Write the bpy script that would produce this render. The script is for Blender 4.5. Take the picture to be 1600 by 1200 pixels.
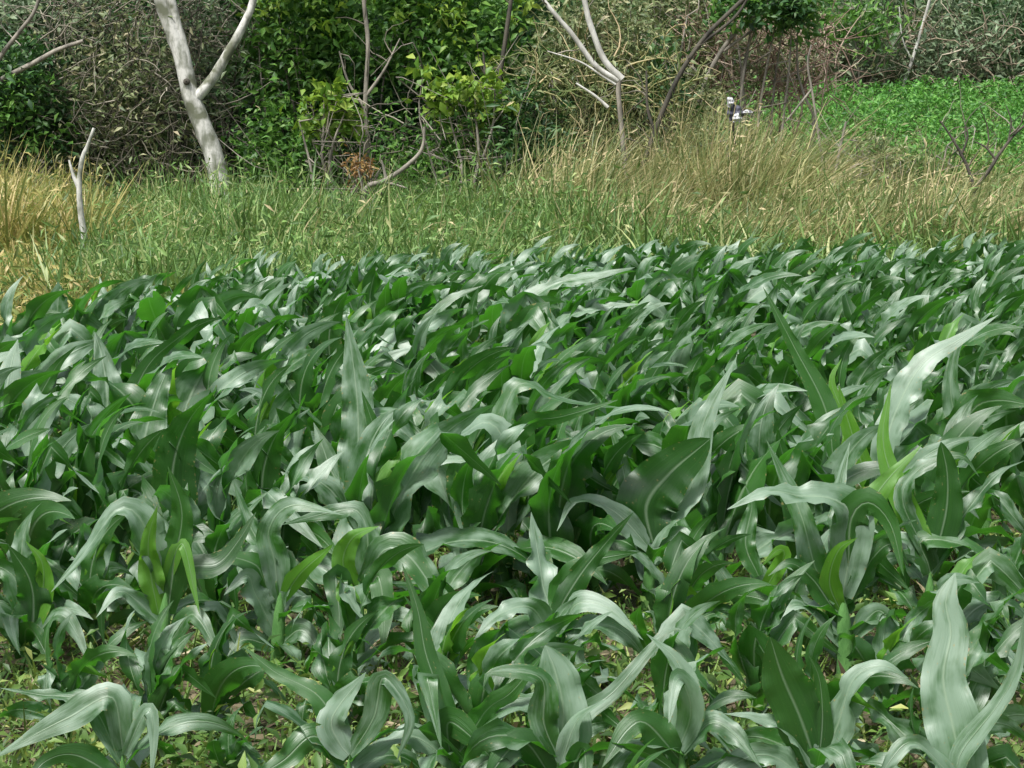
import bpy, math, random
import numpy as np
from mathutils import Vector, Matrix
R = math.radians
for o in list(bpy.data.objects): bpy.data.objects.remove(o)
S = bpy.context.scene
COL = S.collection
rng = np.random.default_rng(11)
random.seed(7)

# ------------------------------------------------------------ camera
CAM_H, F = 1.6, 3000.0
PITCH = math.atan(400.0 / F)
cam_d = bpy.data.cameras.new('camera'); cam = bpy.data.objects.new('camera', cam_d); COL.objects.link(cam)
cam.location = (0, 0, CAM_H); cam.rotation_euler = (math.pi / 2 - PITCH, 0, 0)
cam_d.sensor_width = 36; cam_d.lens = 36 * F / 1600.0
cam_d.clip_start = 0.1; cam_d.clip_end = 2000
S.camera = cam

# ------------------------------------------------------------ world, sun, exposure
SUN_EL, SUN_AZ = 62.0, 215.0          # azimuth: where the sun stands, clockwise from +Y
W = bpy.data.worlds.new('World'); S.world = W; W.use_nodes = True
nt = W.node_tree; bg = nt.nodes['Background']
sky = nt.nodes.new('ShaderNodeTexSky'); sky.sky_type = 'NISHITA'; sky.sun_disc = False
sky.sun_elevation = R(SUN_EL); sky.sun_rotation = R(SUN_AZ)
sky.air_density = 1.0; sky.dust_density = 4.0; sky.ozone_density = 1.0
hs = nt.nodes.new('ShaderNodeHueSaturation'); hs.inputs['Saturation'].default_value = 0.5
nt.links.new(sky.outputs[0], hs.inputs['Color']); nt.links.new(hs.outputs[0], bg.inputs[0])
bg.inputs[1].default_value = 0.115
sd = bpy.data.lights.new('sun', 'SUN'); sd.energy = 3.6; sd.angle = R(9); sd.color = (1, 0.99, 0.97)
sun = bpy.data.objects.new('sun', sd); COL.objects.link(sun)
sun.rotation_euler = (R(90 - SUN_EL), 0, R(180 - SUN_AZ) )
# sun lamp looks along local -Z; make it come from the azimuth above
dv = -Vector((math.sin(R(SUN_AZ)) * math.cos(R(SUN_EL)), math.cos(R(SUN_AZ)) * math.cos(R(SUN_EL)), math.sin(R(SUN_EL))))
sun.rotation_euler = dv.to_track_quat('-Z', 'Y').to_euler()
S.view_settings.view_transform = 'Standard'; S.view_settings.look = 'None'
S.view_settings.gamma = 1.0; S.view_settings.exposure = 0.55
S.render.engine = 'CYCLES'
S.cycles.max_bounces = 6; S.cycles.diffuse_bounces = 3; S.cycles.glossy_bounces = 2
S.cycles.transmission_bounces = 4; S.cycles.transparent_max_bounces = 4

# ------------------------------------------------------------ photo pixel -> place
cp, sp = math.cos(PITCH), math.sin(PITCH)
def ray(px, py):
    a = (px - 800) / F; b = -(py - 600) / F
    return np.array([a, cp + b * sp, -sp + b * cp])
def P(px, py, Y):                       # point at depth Y
    d = ray(px, py); k = Y / d[1]
    return np.array([d[0] * k, Y, CAM_H + d[2] * k])
def G(px, py):                          # point on flat ground
    d = ray(px, py); k = -CAM_H / d[2]
    return np.array([d[0] * k, d[1] * k, 0.0])
def PX(Y): return Y / F                 # metres in one photo pixel at depth Y
def sstep(a, b, x):
    t = np.clip((x - a) / (b - a), 0, 1); return t * t * (3 - 2 * t)
def terrain(x, y):
    x = np.asarray(x, float); y = np.asarray(y, float)
    slope = 2.25 * np.clip((y - 32.5) / 14.0, 0, 1) * sstep(1.8, 5.2, x)
    back = 9.0 * sstep(47, 130, y)
    und = 0.05 * np.sin(x * 0.7 + 1.3) * np.sin(y * 0.5) * sstep(24, 30, y)
    return slope + back + und

# ------------------------------------------------------------ mesh helpers
def mesh_np(name, V, Q, uv=None, smooth=True):
    V = np.asarray(V, np.float32); Q = np.asarray(Q, np.int32)
    me = bpy.data.meshes.new(name)
    n = Q.shape[1]
    me.vertices.add(len(V)); me.vertices.foreach_set('co', V.ravel())
    me.loops.add(Q.size); me.loops.foreach_set('vertex_index', Q.ravel())
    me.polygons.add(len(Q)); me.polygons.foreach_set('loop_start', np.arange(0, Q.size, n, dtype=np.int32))
    if uv is not None:
        l = me.uv_layers.new(name='UVMap')
        l.data.foreach_set('uv', np.asarray(uv, np.float32)[Q.ravel()].ravel())
    me.update(calc_edges=True); me.validate()
    me.polygons.foreach_set('use_smooth', np.full(len(me.polygons), smooth))
    return me
class MB:
    def __init__(s): s.V = []; s.Q = []; s.U = []; s.n = 0
    def add(s, V, Q, U=None):
        V = np.asarray(V, float)
        s.V.append(V); s.Q.append(np.asarray(Q, int) + s.n)
        s.U.append(np.zeros((len(V), 2)) if U is None else U); s.n += len(V)
    def build(s, name, mat, parent=None, loc=None, smooth=True):
        V = np.concatenate(s.V)
        if loc is not None: V = V - np.asarray(loc)
        me = mesh_np(name, V, np.concatenate(s.Q), np.concatenate(s.U), smooth)
        return link(name, me, mat, parent)
def link(name, me, mat, parent=None):
    me.materials.clear(); me.materials.append(mat)
    o = bpy.data.objects.new(name, me); COL.objects.link(o)
    if parent is not None: o.parent = parent
    return o
def empty(name, loc):
    o = bpy.data.objects.new(name, None); COL.objects.link(o); o.location = [float(c) for c in loc]
    o.empty_display_size = 0.1; return o
def tag(o, label, cat, group=None, kind=None):
    o['label'] = label; o['category'] = cat
    if group: o['group'] = group
    if kind: o['kind'] = kind
    return o
def nrm(a): return a / (np.linalg.norm(a, axis=-1, keepdims=True) + 1e-12)
def spline(pts, n):
    pts = np.asarray(pts, float); m = len(pts)
    if m == 2:
        t = np.linspace(0, 1, n)[:, None]; return pts[0] * (1 - t) + pts[1] * t
    E = np.vstack([2 * pts[0] - pts[1], pts, 2 * pts[-1] - pts[-2]])
    seg = np.linalg.norm(np.diff(pts[:, :3], axis=0), axis=1); cum = np.concatenate([[0], np.cumsum(seg)])
    out = []
    for s in np.linspace(0, cum[-1], n):
        i = min(max(np.searchsorted(cum, s) - 1, 0), m - 2)
        u = (s - cum[i]) / max(seg[i], 1e-9)
        p0, p1, p2, p3 = E[i:i + 4]
        out.append(0.5 * ((2 * p1) + (-p0 + p2) * u + (2 * p0 - 5 * p1 + 4 * p2 - p3) * u * u + (-p0 + 3 * p1 - 3 * p2 + p3) * u ** 3))
    return np.array(out)
def tube(pts, rad, sides=7, n=None, bump=0.0, seed=0):
    """closed tapering tube through pts (k,3), radii rad (k)"""
    pts = np.asarray(pts, float); rad = np.asarray(rad, float)
    if rad.ndim == 0: rad = np.full(len(pts), float(rad))
    if n:
        q = spline(np.hstack([pts, rad[:, None]]), n); pts, rad = q[:, :3], np.maximum(q[:, 3], 1e-4)
    T = nrm(np.gradient(pts, axis=0))
    a = np.array([0.31, 0.9, 0.2]); A = nrm(np.cross(T, a)); B = np.cross(T, A)
    th = np.linspace(0, 2 * math.pi, sides, endpoint=False)
    k = len(pts); r = np.repeat(rad[:, None], sides, 1)
    if bump:
        g = np.random.default_rng(seed); r = r * (1 + bump * g.uniform(-1, 1, r.shape))
    V = pts[:, None] + r[..., None] * (np.cos(th)[None, :, None] * A[:, None] + np.sin(th)[None, :, None] * B[:, None])
    V = V.reshape(-1, 3)
    i = np.arange(k - 1)[:, None] * sides; j = np.arange(sides)[None]; j2 = (j + 1) % sides
    Q = np.stack([i + j, i + j2, i + sides + j2, i + sides + j], -1).reshape(-1, 4)
    U = np.stack([np.tile(th / 6.2832, k), np.repeat(np.linspace(0, 1, k), sides)], -1)
    # end caps as thin quads round a centre pair
    return V, Q, U

# ------------------------------------------------------------ materials
def newmat(name):
    m = bpy.data.materials.new(name); m.use_nodes = True
    t = m.node_tree; b = t.nodes['Principled BSDF']; return m, t, b
def nd(t, ty, **kw):
    n = t.nodes.new(ty)
    for k, v in kw.items(): setattr(n, k, v)
    return n
def mathn(t, op, a, b=None, c=None, clamp=False):
    n = t.nodes.new('ShaderNodeMath'); n.operation = op; n.use_clamp = clamp
    for i, v in enumerate((a, b, c)):
        if v is None: continue
        if isinstance(v, (int, float)): n.inputs[i].default_value = v
        else: t.links.new(v, n.inputs[i])
    return n.outputs[0]
def mixc(t, f, a, b):
    n = t.nodes.new('ShaderNodeMix'); n.data_type = 'RGBA'
    for i, v in ((0, f), (6, a), (7, b)):
        if isinstance(v, (int, float)): n.inputs[i].default_value = v
        elif isinstance(v, tuple): n.inputs[i].default_value = (*v, 1)
        else: t.links.new(v, n.inputs[i])
    return n.outputs[2]
def ramp(t, f, stops):
    n = t.nodes.new('ShaderNodeValToRGB'); t.links.new(f, n.inputs[0])
    e = n.color_ramp.elements
    while len(e) < len(stops): e.new(0.5)
    for el, (p, c) in zip(e, stops): el.position = p; el.color = (*c, 1)
    return n.outputs[0]

def corn_mat(name, colA, colB, trans, tw=0.29, island=False, wax=0.85, bloom_sheen=0.95):
    m, t, b = newmat(name)
    uv = nd(t, 'ShaderNodeUVMap'); sx = nd(t, 'ShaderNodeSeparateXYZ'); t.links.new(uv.outputs[0], sx.inputs[0])
    u, v = sx.outputs[0], sx.outputs[1]                 # u across -1..1 , v along in metres
    au = mathn(t, 'ABSOLUTE', u)
    rib = mathn(t, 'SUBTRACT', 1.0, mathn(t, 'DIVIDE', au, 0.085), clamp=True)
    if island: rnd = nd(t, 'ShaderNodeNewGeometry').outputs['Random Per Island']
    else: rnd = nd(t, 'ShaderNodeObjectInfo').outputs['Random']
    # long veins
    cx = nd(t, 'ShaderNodeCombineXYZ'); t.links.new(mathn(t, 'MULTIPLY', u, 17.0), cx.inputs[0])
    t.links.new(mathn(t, 'MULTIPLY', v, 3.0), cx.inputs[1]); t.links.new(mathn(t, 'MULTIPLY', rnd, 50.0), cx.inputs[2])
    nz = nd(t, 'ShaderNodeTexNoise'); nz.inputs['Scale'].default_value = 1.0; nz.inputs['Detail'].default_value = 2
    t.links.new(cx.outputs[0], nz.inputs['Vector'])
    # soft patches
    cx2 = nd(t, 'ShaderNodeCombineXYZ'); t.links.new(mathn(t, 'MULTIPLY', u, 1.4), cx2.inputs[0])
    t.links.new(mathn(t, 'MULTIPLY', v, 12.0), cx2.inputs[1]); t.links.new(mathn(t, 'MULTIPLY', rnd, 91.0), cx2.inputs[2])
    n2 = nd(t, 'ShaderNodeTexNoise'); n2.inputs['Scale'].default_value = 1.0; n2.inputs['Detail'].default_value = 3
    t.links.new(cx2.outputs[0], n2.inputs['Vector'])
    base = mixc(t, mathn(t, 'ADD', mathn(t, 'MULTIPLY', rnd, 0.7), mathn(t, 'MULTIPLY', n2.outputs[0], 0.4), clamp=True), colA, colB)
    vein = mathn(t, 'MULTIPLY', mathn(t, 'SUBTRACT', nz.outputs[0], 0.42, clamp=True), 1.9, clamp=True)
    base = mixc(t, mathn(t, 'MULTIPLY', vein, 0.6), base, (colB[0] * 1.5, colB[1] * 1.35, colB[2] * 1.4))
    # waxy grey and whitish sky sheen painted into the upper side's colour; underside plain green
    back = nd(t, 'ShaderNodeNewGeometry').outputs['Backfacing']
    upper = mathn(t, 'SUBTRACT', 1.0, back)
    blm_sheen = mathn(t, 'MULTIPLY', mathn(t, 'MULTIPLY', upper, bloom_sheen), mathn(t, 'ADD', mathn(t, 'MULTIPLY', nz.outputs[0], 0.7), mathn(t, 'MULTIPLY_ADD', n2.outputs[0], 3.4, mathn(t, 'MULTIPLY_ADD', mathn(t, 'FRACT', mathn(t, 'MULTIPLY', rnd, 7.31)), 1.2, -2.15))), clamp=True)
    base = mixc(t, blm_sheen, base, (0.20, 0.30, 0.205))
    ribc = mixc(t, mathn(t, 'MULTIPLY', rib, 0.55), base, (0.34, 0.45, 0.30))
    cx3 = nd(t, 'ShaderNodeCombineXYZ'); t.links.new(mathn(t, 'MULTIPLY', u, 6.0), cx3.inputs[0])
    t.links.new(mathn(t, 'MULTIPLY', v, 90.0), cx3.inputs[1]); t.links.new(mathn(t, 'MULTIPLY', rnd, 333.0), cx3.inputs[2])
    n3 = nd(t, 'ShaderNodeTexNoise'); n3.inputs['Scale'].default_value = 1.0; n3.inputs['Detail'].default_value = 2
    t.links.new(cx3.outputs[0], n3.inputs['Vector'])
    fleck = mathn(t, 'MULTIPLY', mathn(t, 'SUBTRACT', mathn(t, 'MULTIPLY_ADD', mathn(t, 'POWER', au, 6.0), 0.10, n3.outputs[0]), 0.70, clamp=True), 14.0, clamp=True)
    ribc = mixc(t, mathn(t, 'MULTIPLY', fleck, 0.8), ribc, (0.30, 0.24, 0.09))
    t.links.new(ribc, b.inputs['Base Color'])
    b.inputs['Roughness'].default_value = 0.38
    t.links.new(mathn(t, 'ADD', mathn(t, 'MULTIPLY', n2.outputs[0], 0.3), 0.32), b.inputs['Roughness'])
    b.inputs['IOR'].default_value = 1.5
    b.inputs['Specular IOR Level'].default_value = wax
    b.inputs['Coat Weight'].default_value = 0.35; b.inputs['Coat Roughness'].default_value = 0.4
    bp = nd(t, 'ShaderNodeBump'); bp.inputs['Strength'].default_value = 0.4; bp.inputs['Distance'].default_value = 0.004
    hgt = mathn(t, 'ADD', mathn(t, 'MULTIPLY', nz.outputs[0], 0.7), mathn(t, 'MULTIPLY', rib, 0.8))
    t.links.new(hgt, bp.inputs['Height']); t.links.new(bp.outputs[0], b.inputs['Normal'])
    tr = nd(t, 'ShaderNodeBsdfTranslucent'); tc = mixc(t, mathn(t, 'MULTIPLY', n2.outputs[0], 0.5), trans, (trans[0] * .55, trans[1] * .7, trans[2]))
    t.links.new(tc, tr.inputs['Color'])
    mx = nd(t, 'ShaderNodeMixShader'); mx.inputs[0].default_value = tw
    t.links.new(b.outputs[0], mx.inputs[1]); t.links.new(tr.outputs[0], mx.inputs[2])
    t.links.new(mx.outputs[0], t.nodes['Material Output'].inputs['Surface'])
    return m
def leaf_mat(name, stops, trans, tw=0.25, rough=0.5, spec=0.4):
    """small leaves / blades, one colour per loose leaf"""
    m, t, b = newmat(name)
    g = nd(t, 'ShaderNodeNewGeometry').outputs['Random Per Island']
    c = ramp(t, g, stops)
    tcn = nd(t, 'ShaderNodeTexCoord')
    nz = nd(t, 'ShaderNodeTexNoise'); nz.inputs['Scale'].default_value = 0.9; nz.inputs['Detail'].default_value = 2
    t.links.new(tcn.outputs['Object'], nz.inputs['Vector'])
    h = nd(t, 'ShaderNodeHueSaturation'); t.links.new(c, h.inputs['Color'])
    t.links.new(mathn(t, 'ADD', mathn(t, 'MULTIPLY', nz.outputs[0], 0.9), 0.55), h.inputs['Value'])
    t.links.new(h.outputs[0], b.inputs['Base Color'])
    b.inputs['Roughness'].default_value = rough; b.inputs['Specular IOR Level'].default_value = spec
    tr = nd(t, 'ShaderNodeBsdfTranslucent'); 
    tm = mixc(t, 0.5, h.outputs[0], trans); t.links.new(tm, tr.inputs['Color'])
    mx = nd(t, 'ShaderNodeMixShader'); mx.inputs[0].default_value = tw
    t.links.new(b.outputs[0], mx.inputs[1]); t.links.new(tr.outputs[0], mx.inputs[2])
    t.links.new(mx.outputs[0], t.nodes['Material Output'].inputs['Surface'])
    return m
def bark_mat(name, c1, c2, spots=None, scale=6.0):
    m, t, b = newmat(name)
    tc = nd(t, 'ShaderNodeTexCoord'); mp = nd(t, 'ShaderNodeMapping'); mp.inputs['Scale'].default_value = (1, 1, 0.35)
    t.links.new(tc.outputs['Object'], mp.inputs[0])
    nz = nd(t, 'ShaderNodeTexNoise'); nz.inputs['Scale'].default_value = scale; nz.inputs['Detail'].default_value = 6
    nz.inputs['Roughness'].default_value = 0.65
    t.links.new(mp.outputs[0], nz.inputs['Vector'])
    c = ramp(t, nz.outputs[0], [(0.38, c1), (0.58, c2)])
    if spots:
        n2 = nd(t, 'ShaderNodeTexNoise'); n2.inputs['Scale'].default_value = 3.2; n2.inputs['Detail'].default_value = 4
        t.links.new(tc.outputs['Object'], n2.inputs['Vector'])
        f = mathn(t, 'MULTIPLY', mathn(t, 'SUBTRACT', n2.outputs[0], 0.5, clamp=True), 7.0, clamp=True)
        c = mixc(t, f, c, spots)
    t.links.new(c, b.inputs['Base Color']); b.inputs['Roughness'].default_value = 0.9
    bp = nd(t, 'ShaderNodeBump'); bp.inputs['Strength'].default_value = 0.6; bp.inputs['Distance'].default_value = 0.02
    t.links.new(nz.outputs[0], bp.inputs['Height']); t.links.new(bp.outputs[0], b.inputs['Normal'])
    return m
M = {}
M['corn'] = corn_mat('maize_leaf', (0.008, 0.048, 0.006), (0.030, 0.118, 0.014), (0.10, 0.42, 0.02))
M['corn_young'] = corn_mat('young_maize_leaf', (0.07, 0.22, 0.02), (0.12, 0.30, 0.03), (0.25, 0.60, 0.03), tw=0.42, wax=0.4, bloom_sheen=0.15)
M['corn_far'] = corn_mat('far_maize_leaf', (0.008, 0.048, 0.006), (0.030, 0.118, 0.014), (0.10, 0.42, 0.02), island=True)
M['stem'] = bark_mat('maize_stem', (0.05, 0.15, 0.03), (0.10, 0.24, 0.06), scale=14)
M['grass_green'] = leaf_mat('grass_green', [(0, (0.04, 0.09, 0.02)), (0.45, (0.10, 0.21, 0.05)), (0.8, (0.22, 0.36, 0.10)), (1, (0.46, 0.46, 0.22))], (0.3, 0.45, 0.08), 0.3)
M['grass_gold'] = leaf_mat('grass_gold', [(0, (0.07, 0.12, 0.03)), (0.35, (0.20, 0.25, 0.06)), (0.75, (0.42, 0.37, 0.12)), (1, (0.60, 0.48, 0.24))], (0.6, 0.55, 0.15), 0.3)
M['grass_tan'] = leaf_mat('grass_tan', [(0, (0.06, 0.11, 0.03)), (0.35, (0.18, 0.24, 0.08)), (0.75, (0.40, 0.38, 0.17)), (1, (0.70, 0.56, 0.34))], (0.5, 0.5, 0.18), 0.3)
M['weed'] = leaf_mat('weed', [(0, (0.03, 0.075, 0.016)), (0.5, (0.09, 0.18, 0.036)), (0.88, (0.19, 0.30, 0.07)), (1, (0.38, 0.41, 0.13))], (0.4, 0.55, 0.08), 0.25)
M['litter'] = leaf_mat('litter', [(0, (0.06, 0.04, 0.025)), (0.4, (0.15, 0.12, 0.07)), (0.8, (0.30, 0.25, 0.15)), (1, (0.50, 0.43, 0.29))], (0.5, 0.4, 0.2), 0.05, 0.8)
M['fol_dark'] = leaf_mat('foliage_dark', [(0, (0.015, 0.055, 0.015)), (0.6, (0.04, 0.11, 0.03)), (1, (0.09, 0.18, 0.05))], (0.08, 0.25, 0.03), 0.2)
M['fol_mid'] = leaf_mat('foliage_mid', [(0, (0.03, 0.09, 0.018)), (0.6, (0.09, 0.22, 0.035)), (1, (0.18, 0.33, 0.06))], (0.15, 0.4, 0.04), 0.28)
M['fol_bright'] = leaf_mat('foliage_bright', [(0, (0.08, 0.19, 0.02)), (0.6, (0.18, 0.31, 0.04)), (1, (0.33, 0.42, 0.08))], (0.4, 0.6, 0.05), 0.35)
M['fol_olive'] = leaf_mat('foliage_olive', [(0, (0.06, 0.10, 0.035)), (0.5, (0.17, 0.22, 0.09)), (0.85, (0.29, 0.32, 0.15)), (1, (0.42, 0.36, 0.23))], (0.25, 0.3, 0.1), 0.22)
M['fol_grey'] = leaf_mat('foliage_grey', [(0, (0.07, 0.12, 0.06)), (0.6, (0.16, 0.23, 0.12)), (1, (0.28, 0.34, 0.20))], (0.2, 0.3, 0.12), 0.22)
M['fol_rust'] = leaf_mat('foliage_rust', [(0, (0.16, 0.09, 0.03)), (0.6, (0.32, 0.18, 0.06)), (1, (0.42, 0.32, 0.12))], (0.5, 0.25, 0.08), 0.25)
M['crop'] = leaf_mat('crop_leaves', [(0, (0.03, 0.11, 0.02)), (0.5, (0.09, 0.26, 0.045)), (1, (0.18, 0.38, 0.08))], (0.2, 0.6, 0.06), 0.3)
M['bark_pale'] = bark_mat('bark_pale', (0.24, 0.25, 0.20), (0.62, 0.61, 0.56), (0.13, 0.14, 0.09), 9)
M['bark_white'] = bark_mat('bark_white', (0.34, 0.33, 0.29), (0.58, 0.57, 0.52))
M['bark_grey'] = bark_mat('bark_grey', (0.12, 0.11, 0.09), (0.30, 0.27, 0.22))
M['bark_dark'] = bark_mat('bark_dark', (0.03, 0.028, 0.022), (0.09, 0.08, 0.06))
M['twig_brown'] = leaf_mat('twig_brown', [(0, (0.10, 0.085, 0.055)), (0.6, (0.28, 0.235, 0.16)), (1, (0.55, 0.48, 0.37))], (0.2, 0.15, 0.1), 0.02, 0.9)
M['twig_grey'] = leaf_mat('twig_grey', [(0, (0.06, 0.055, 0.04)), (0.6, (0.16, 0.145, 0.105)), (1, (0.36, 0.33, 0.26))], (0.2, 0.15, 0.1), 0.02, 0.9)
M['twig_pink'] = leaf_mat('twig_pink', [(0, (0.14, 0.09, 0.07)), (0.6, (0.32, 0.22, 0.17)), (1, (0.55, 0.44, 0.34))], (0.3, 0.2, 0.1), 0.02, 0.9)
M['bag'] = bark_mat('bag_white', (0.40, 0.40, 0.43), (0.62, 0.62, 0.64), scale=10)
M['bag_dark'] = bark_mat('bag_dark', (0.03, 0.03, 0.05), (0.10, 0.10, 0.13), scale=10)

# ------------------------------------------------------------ ground
def soil_mat():
    m, t, b = newmat('soil')
    tc = nd(t, 'ShaderNodeTexCoord')
    nz = nd(t, 'ShaderNodeTexNoise'); nz.inputs['Scale'].default_value = 3.5; nz.inputs['Detail'].default_value = 8
    nz.inputs['Roughness'].default_value = 0.7; t.links.new(tc.outputs['Object'], nz.inputs['Vector'])
    c = ramp(t, nz.outputs[0], [(0.3, (0.030, 0.026, 0.014)), (0.5, (0.085, 0.06, 0.035)), (0.7, (0.18, 0.125, 0.08))])
    n2 = nd(t, 'ShaderNodeTexNoise'); n2.inputs['Scale'].default_value = 0.8; t.links.new(tc.outputs['Object'], n2.inputs['Vector'])
    c = mixc(t, mathn(t, 'MULTIPLY', n2.outputs[0], 0.5), c, (0.04, 0.075, 0.02))
    t.links.new(c, b.inputs['Base Color']); b.inputs['Roughness'].default_value = 0.95
    bp = nd(t, 'ShaderNodeBump'); bp.inputs['Strength'].default_value = 1.0; bp.inputs['Distance'].default_value = 0.04
    t.links.new(nz.outputs[0], bp.inputs['Height']); t.links.new(bp.outputs[0], b.inputs['Normal'])
    return m
xs = np.concatenate([np.linspace(-400, -30, 14), np.linspace(-28, 28, 113), np.linspace(30, 400, 14)])
ys = np.concatenate([np.linspace(-60, 0, 5), np.linspace(1, 60, 150), np.linspace(65, 140, 20), np.linspace(170, 900, 10)])
X, Y = np.meshgrid(xs, ys); Z = terrain(X, Y) + 0.012 * np.sin(X * 9) * np.sin(Y * 10.5)
nx, ny = len(xs), len(ys)
i = np.arange(ny - 1)[:, None] * nx + np.arange(nx - 1)[None]
Q = np.stack([i, i + 1, i + nx + 1, i + nx], -1).reshape(-1, 4)
g = link('ground', mesh_np('ground', np.stack([X, Y, Z], -1).reshape(-1, 3), Q), soil_mat())
tag(g, 'brown soil of the field rising to a slope at the back', 'ground', kind='structure')

# ------------------------------------------------------------ maize leaves
def ribbon(C, N, wmax, n=20, m=6, fold=0.35, ripple=0.012, twfreq=9.0, seed=0, blunt=0.0, pinch=0.0):
    """C (n,3) spine, N (n,3) upper-side normals; a tapering blade with midrib fold and wavy margins"""
    g = np.random.default_rng(seed)
    T = nrm(np.gradient(C, axis=0)); N = nrm(N - (N * T).sum(1, keepdims=True) * T); Sd = np.cross(T, N)
    t = np.linspace(0, 1, len(C))
    L = np.concatenate([[0], np.cumsum(np.linalg.norm(np.diff(C, axis=0), axis=1))])
    w = np.minimum(1, 0.40 + 1.9 * t) * np.power(np.clip(1 - t ** (1.9 + 1.2 * blunt), 0, 1), 1.05 if not blunt else 0.8) + 0.010
    w = w * wmax * 0.5 * (1 + 0.07 * np.sin(t * 13 + g.uniform(0, 6)))
    u = np.linspace(-1, 1, m + 1)
    fo = fold * (1 - 0.65 * t)
    pk = pinch * np.exp(-((t - g.uniform(0.3, 0.6)) / 0.07) ** 2)     # a creased, rolled neck part way along
    w = w * (1 - 0.55 * pk); fo = fo + 0.9 * pk
    a = np.cumsum(pk); a = a / max(a[-1], 1e-6) * g.choice([-1, 1]) * g.uniform(0.5, 1.3) * min(1, pinch)
    Sd0 = Sd; Sd = Sd * np.cos(a)[:, None] + N * np.sin(a)[:, None]; N = N * np.cos(a)[:, None] - Sd0 * np.sin(a)[:, None]
    ph = g.uniform(0, 6.28, 4); fr = twfreq * g.uniform(0.8, 1.3, 2)
    amp = ripple * np.sin(np.clip(t * 1.15, 0, 1) * math.pi) ** 0.7
    V = np.zeros((len(C), m + 1, 3)); U = np.zeros((len(C), m + 1, 2))
    arr = 0.55 + 0.45 * np.sin(L * 11 + ph[0] * 3)           # waves come and go along the blade
    for k, uu in enumerate(u):
        s = 0 if uu < 0 else 1
        rip = amp * arr * abs(uu) ** 2.4 * (np.sin(L * fr[s] * 4.1 / 0.6 + ph[s]) + 0.45 * np.sin(L * fr[s] * 9.3 / 0.6 + ph[2 + s]))
        rise = np.abs(uu) * w * fo + rip - 0.18 * w * (uu ** 2) * (t) 
        V[:, k] = C + Sd * (uu * w * (1 - 0.25 * fo))[:, None] + N * rise[:, None]
        U[:, k, 0] = uu; U[:, k, 1] = L
    V = V.reshape(-1, 3); U = U.reshape(-1, 2); k = m + 1
    i = np.arange(len(C) - 1)[:, None] * k + np.arange(m)[None]
    Q = np.stack([i, i + 1, i + k + 1, i + k], -1).reshape(-1, 4)
    return V, Q, U

WIND = np.array([0.85, -0.05, 0.22])
def auto_leaf(g, hz, az, elev, L, wmax, droop, n=20, m=6, kink=False):
    """spine grown step by step: leaves the stem at elev, bends under its weight and the wind"""
    d = np.array([math.cos(az) * math.cos(elev), math.sin(az) * math.cos(elev), math.sin(elev)])
    out = np.array([math.cos(az), math.sin(az), 0])
    p = np.array([0, 0, hz]) + out * 0.008
    Cn = [p.copy()]; Nn = []; step = L / (n - 1)
    tw = g.normal(0, 2.1); kt = g.uniform(0.4, 0.65) if kink else 9; 
    nrmv = np.array([-math.cos(az) * math.sin(elev), -math.sin(az) * math.sin(elev), math.cos(elev)])
    for k in range(n):
        t = k / (n - 1)
        side = nrm(np.cross(d, nrmv)); nv = np.cross(side, d)
        a = tw * max(0, t - 0.15) ** 1.2 * 1.6
        Nn.append(math.cos(a) * nv + math.sin(a) * side)
        nrmv = nv
        d = nrm(d + step / L * (np.array([0, 0, -1.0]) * droop * (0.25 + 2.2 * t) + WIND * (0.35 + 1.5 * t) * 1.15))
        if abs(t - kt) < 0.5 / (n - 1): d = nrm(d + np.array([0.25, 0, -1.5]))
        if k < n - 1: p = p + d * step; Cn.append(p.copy())
    Cn = np.array(Cn); Cn[:, 2] = np.maximum(Cn[:, 2], 0.03)
    return Cn, np.array(Nn)

def plant_leaves(g, H, n=20, m=6, nl=None):
    """list of (V,Q,U,young) for one maize plant of height about H"""
    res = []; nl = nl or int(g.integers(8, 11)); plane = g.uniform(0, math.pi); st = g.random() < 0.45       # some plants hold their leaves stiffly upright
    hs_ = H * 0.40
    for k in range(nl):
        f = k / (nl - 1)
        az = plane + (k % 2) * math.pi + g.normal(0, 0.55)
        hz = 0.03 + hs_ * f ** 0.9
        elev = R(min(86, 40 + (10 if st else 0) + 42 * f + g.normal(0, 9)))
        L = H * (0.48 + 0.62 * math.sin(math.pi * (0.15 + 0.62 * f))) * g.uniform(0.8, 1.15)
        droop = (2.3 - 1.55 * f) * g.uniform(0.35, 1.6) * (0.55 if st else 1)
        w = H * (0.195 + 0.125 * math.sin(math.pi * (0.2 + 0.55 * f))) * g.uniform(0.8, 1.15)
        if f > 0.93: L *= 0.75; w *= 0.75; droop *= 0.3
        Cc, Nn = auto_leaf(g, hz, az, elev, L, w, droop, n, m, kink=g.random() < 0.45)
        V, Q, U = ribbon(Cc, Nn, w, n, m, fold=0.42 if f < 0.9 else 0.9, ripple=0.03 * g.uniform(0.4, 1.3), seed=int(g.integers(1e6)), pinch=float(g.choice([0, 0.7, 1.0, 1.0])))
        res.append((V, Q, U, f > 0.9 and g.random() < 0.4))
    top = max(r[0][:, 2].max() for r in res); q = H / top
    return [(V * q, Q, U, y) for V, Q, U, y in res]
def stem_shape(H, lean=(0, 0), r=0.016):
    h = H * 0.42
    return tube([(0, 0, -0.02), (lean[0] * .3, lean[1] * .3, h * .3), (lean[0] * .7, lean[1] * .7, h * .7), (lean[0], lean[1], h)],
                [r * 1.15, r, r * .8, r * .4], 8, 9)

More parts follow.
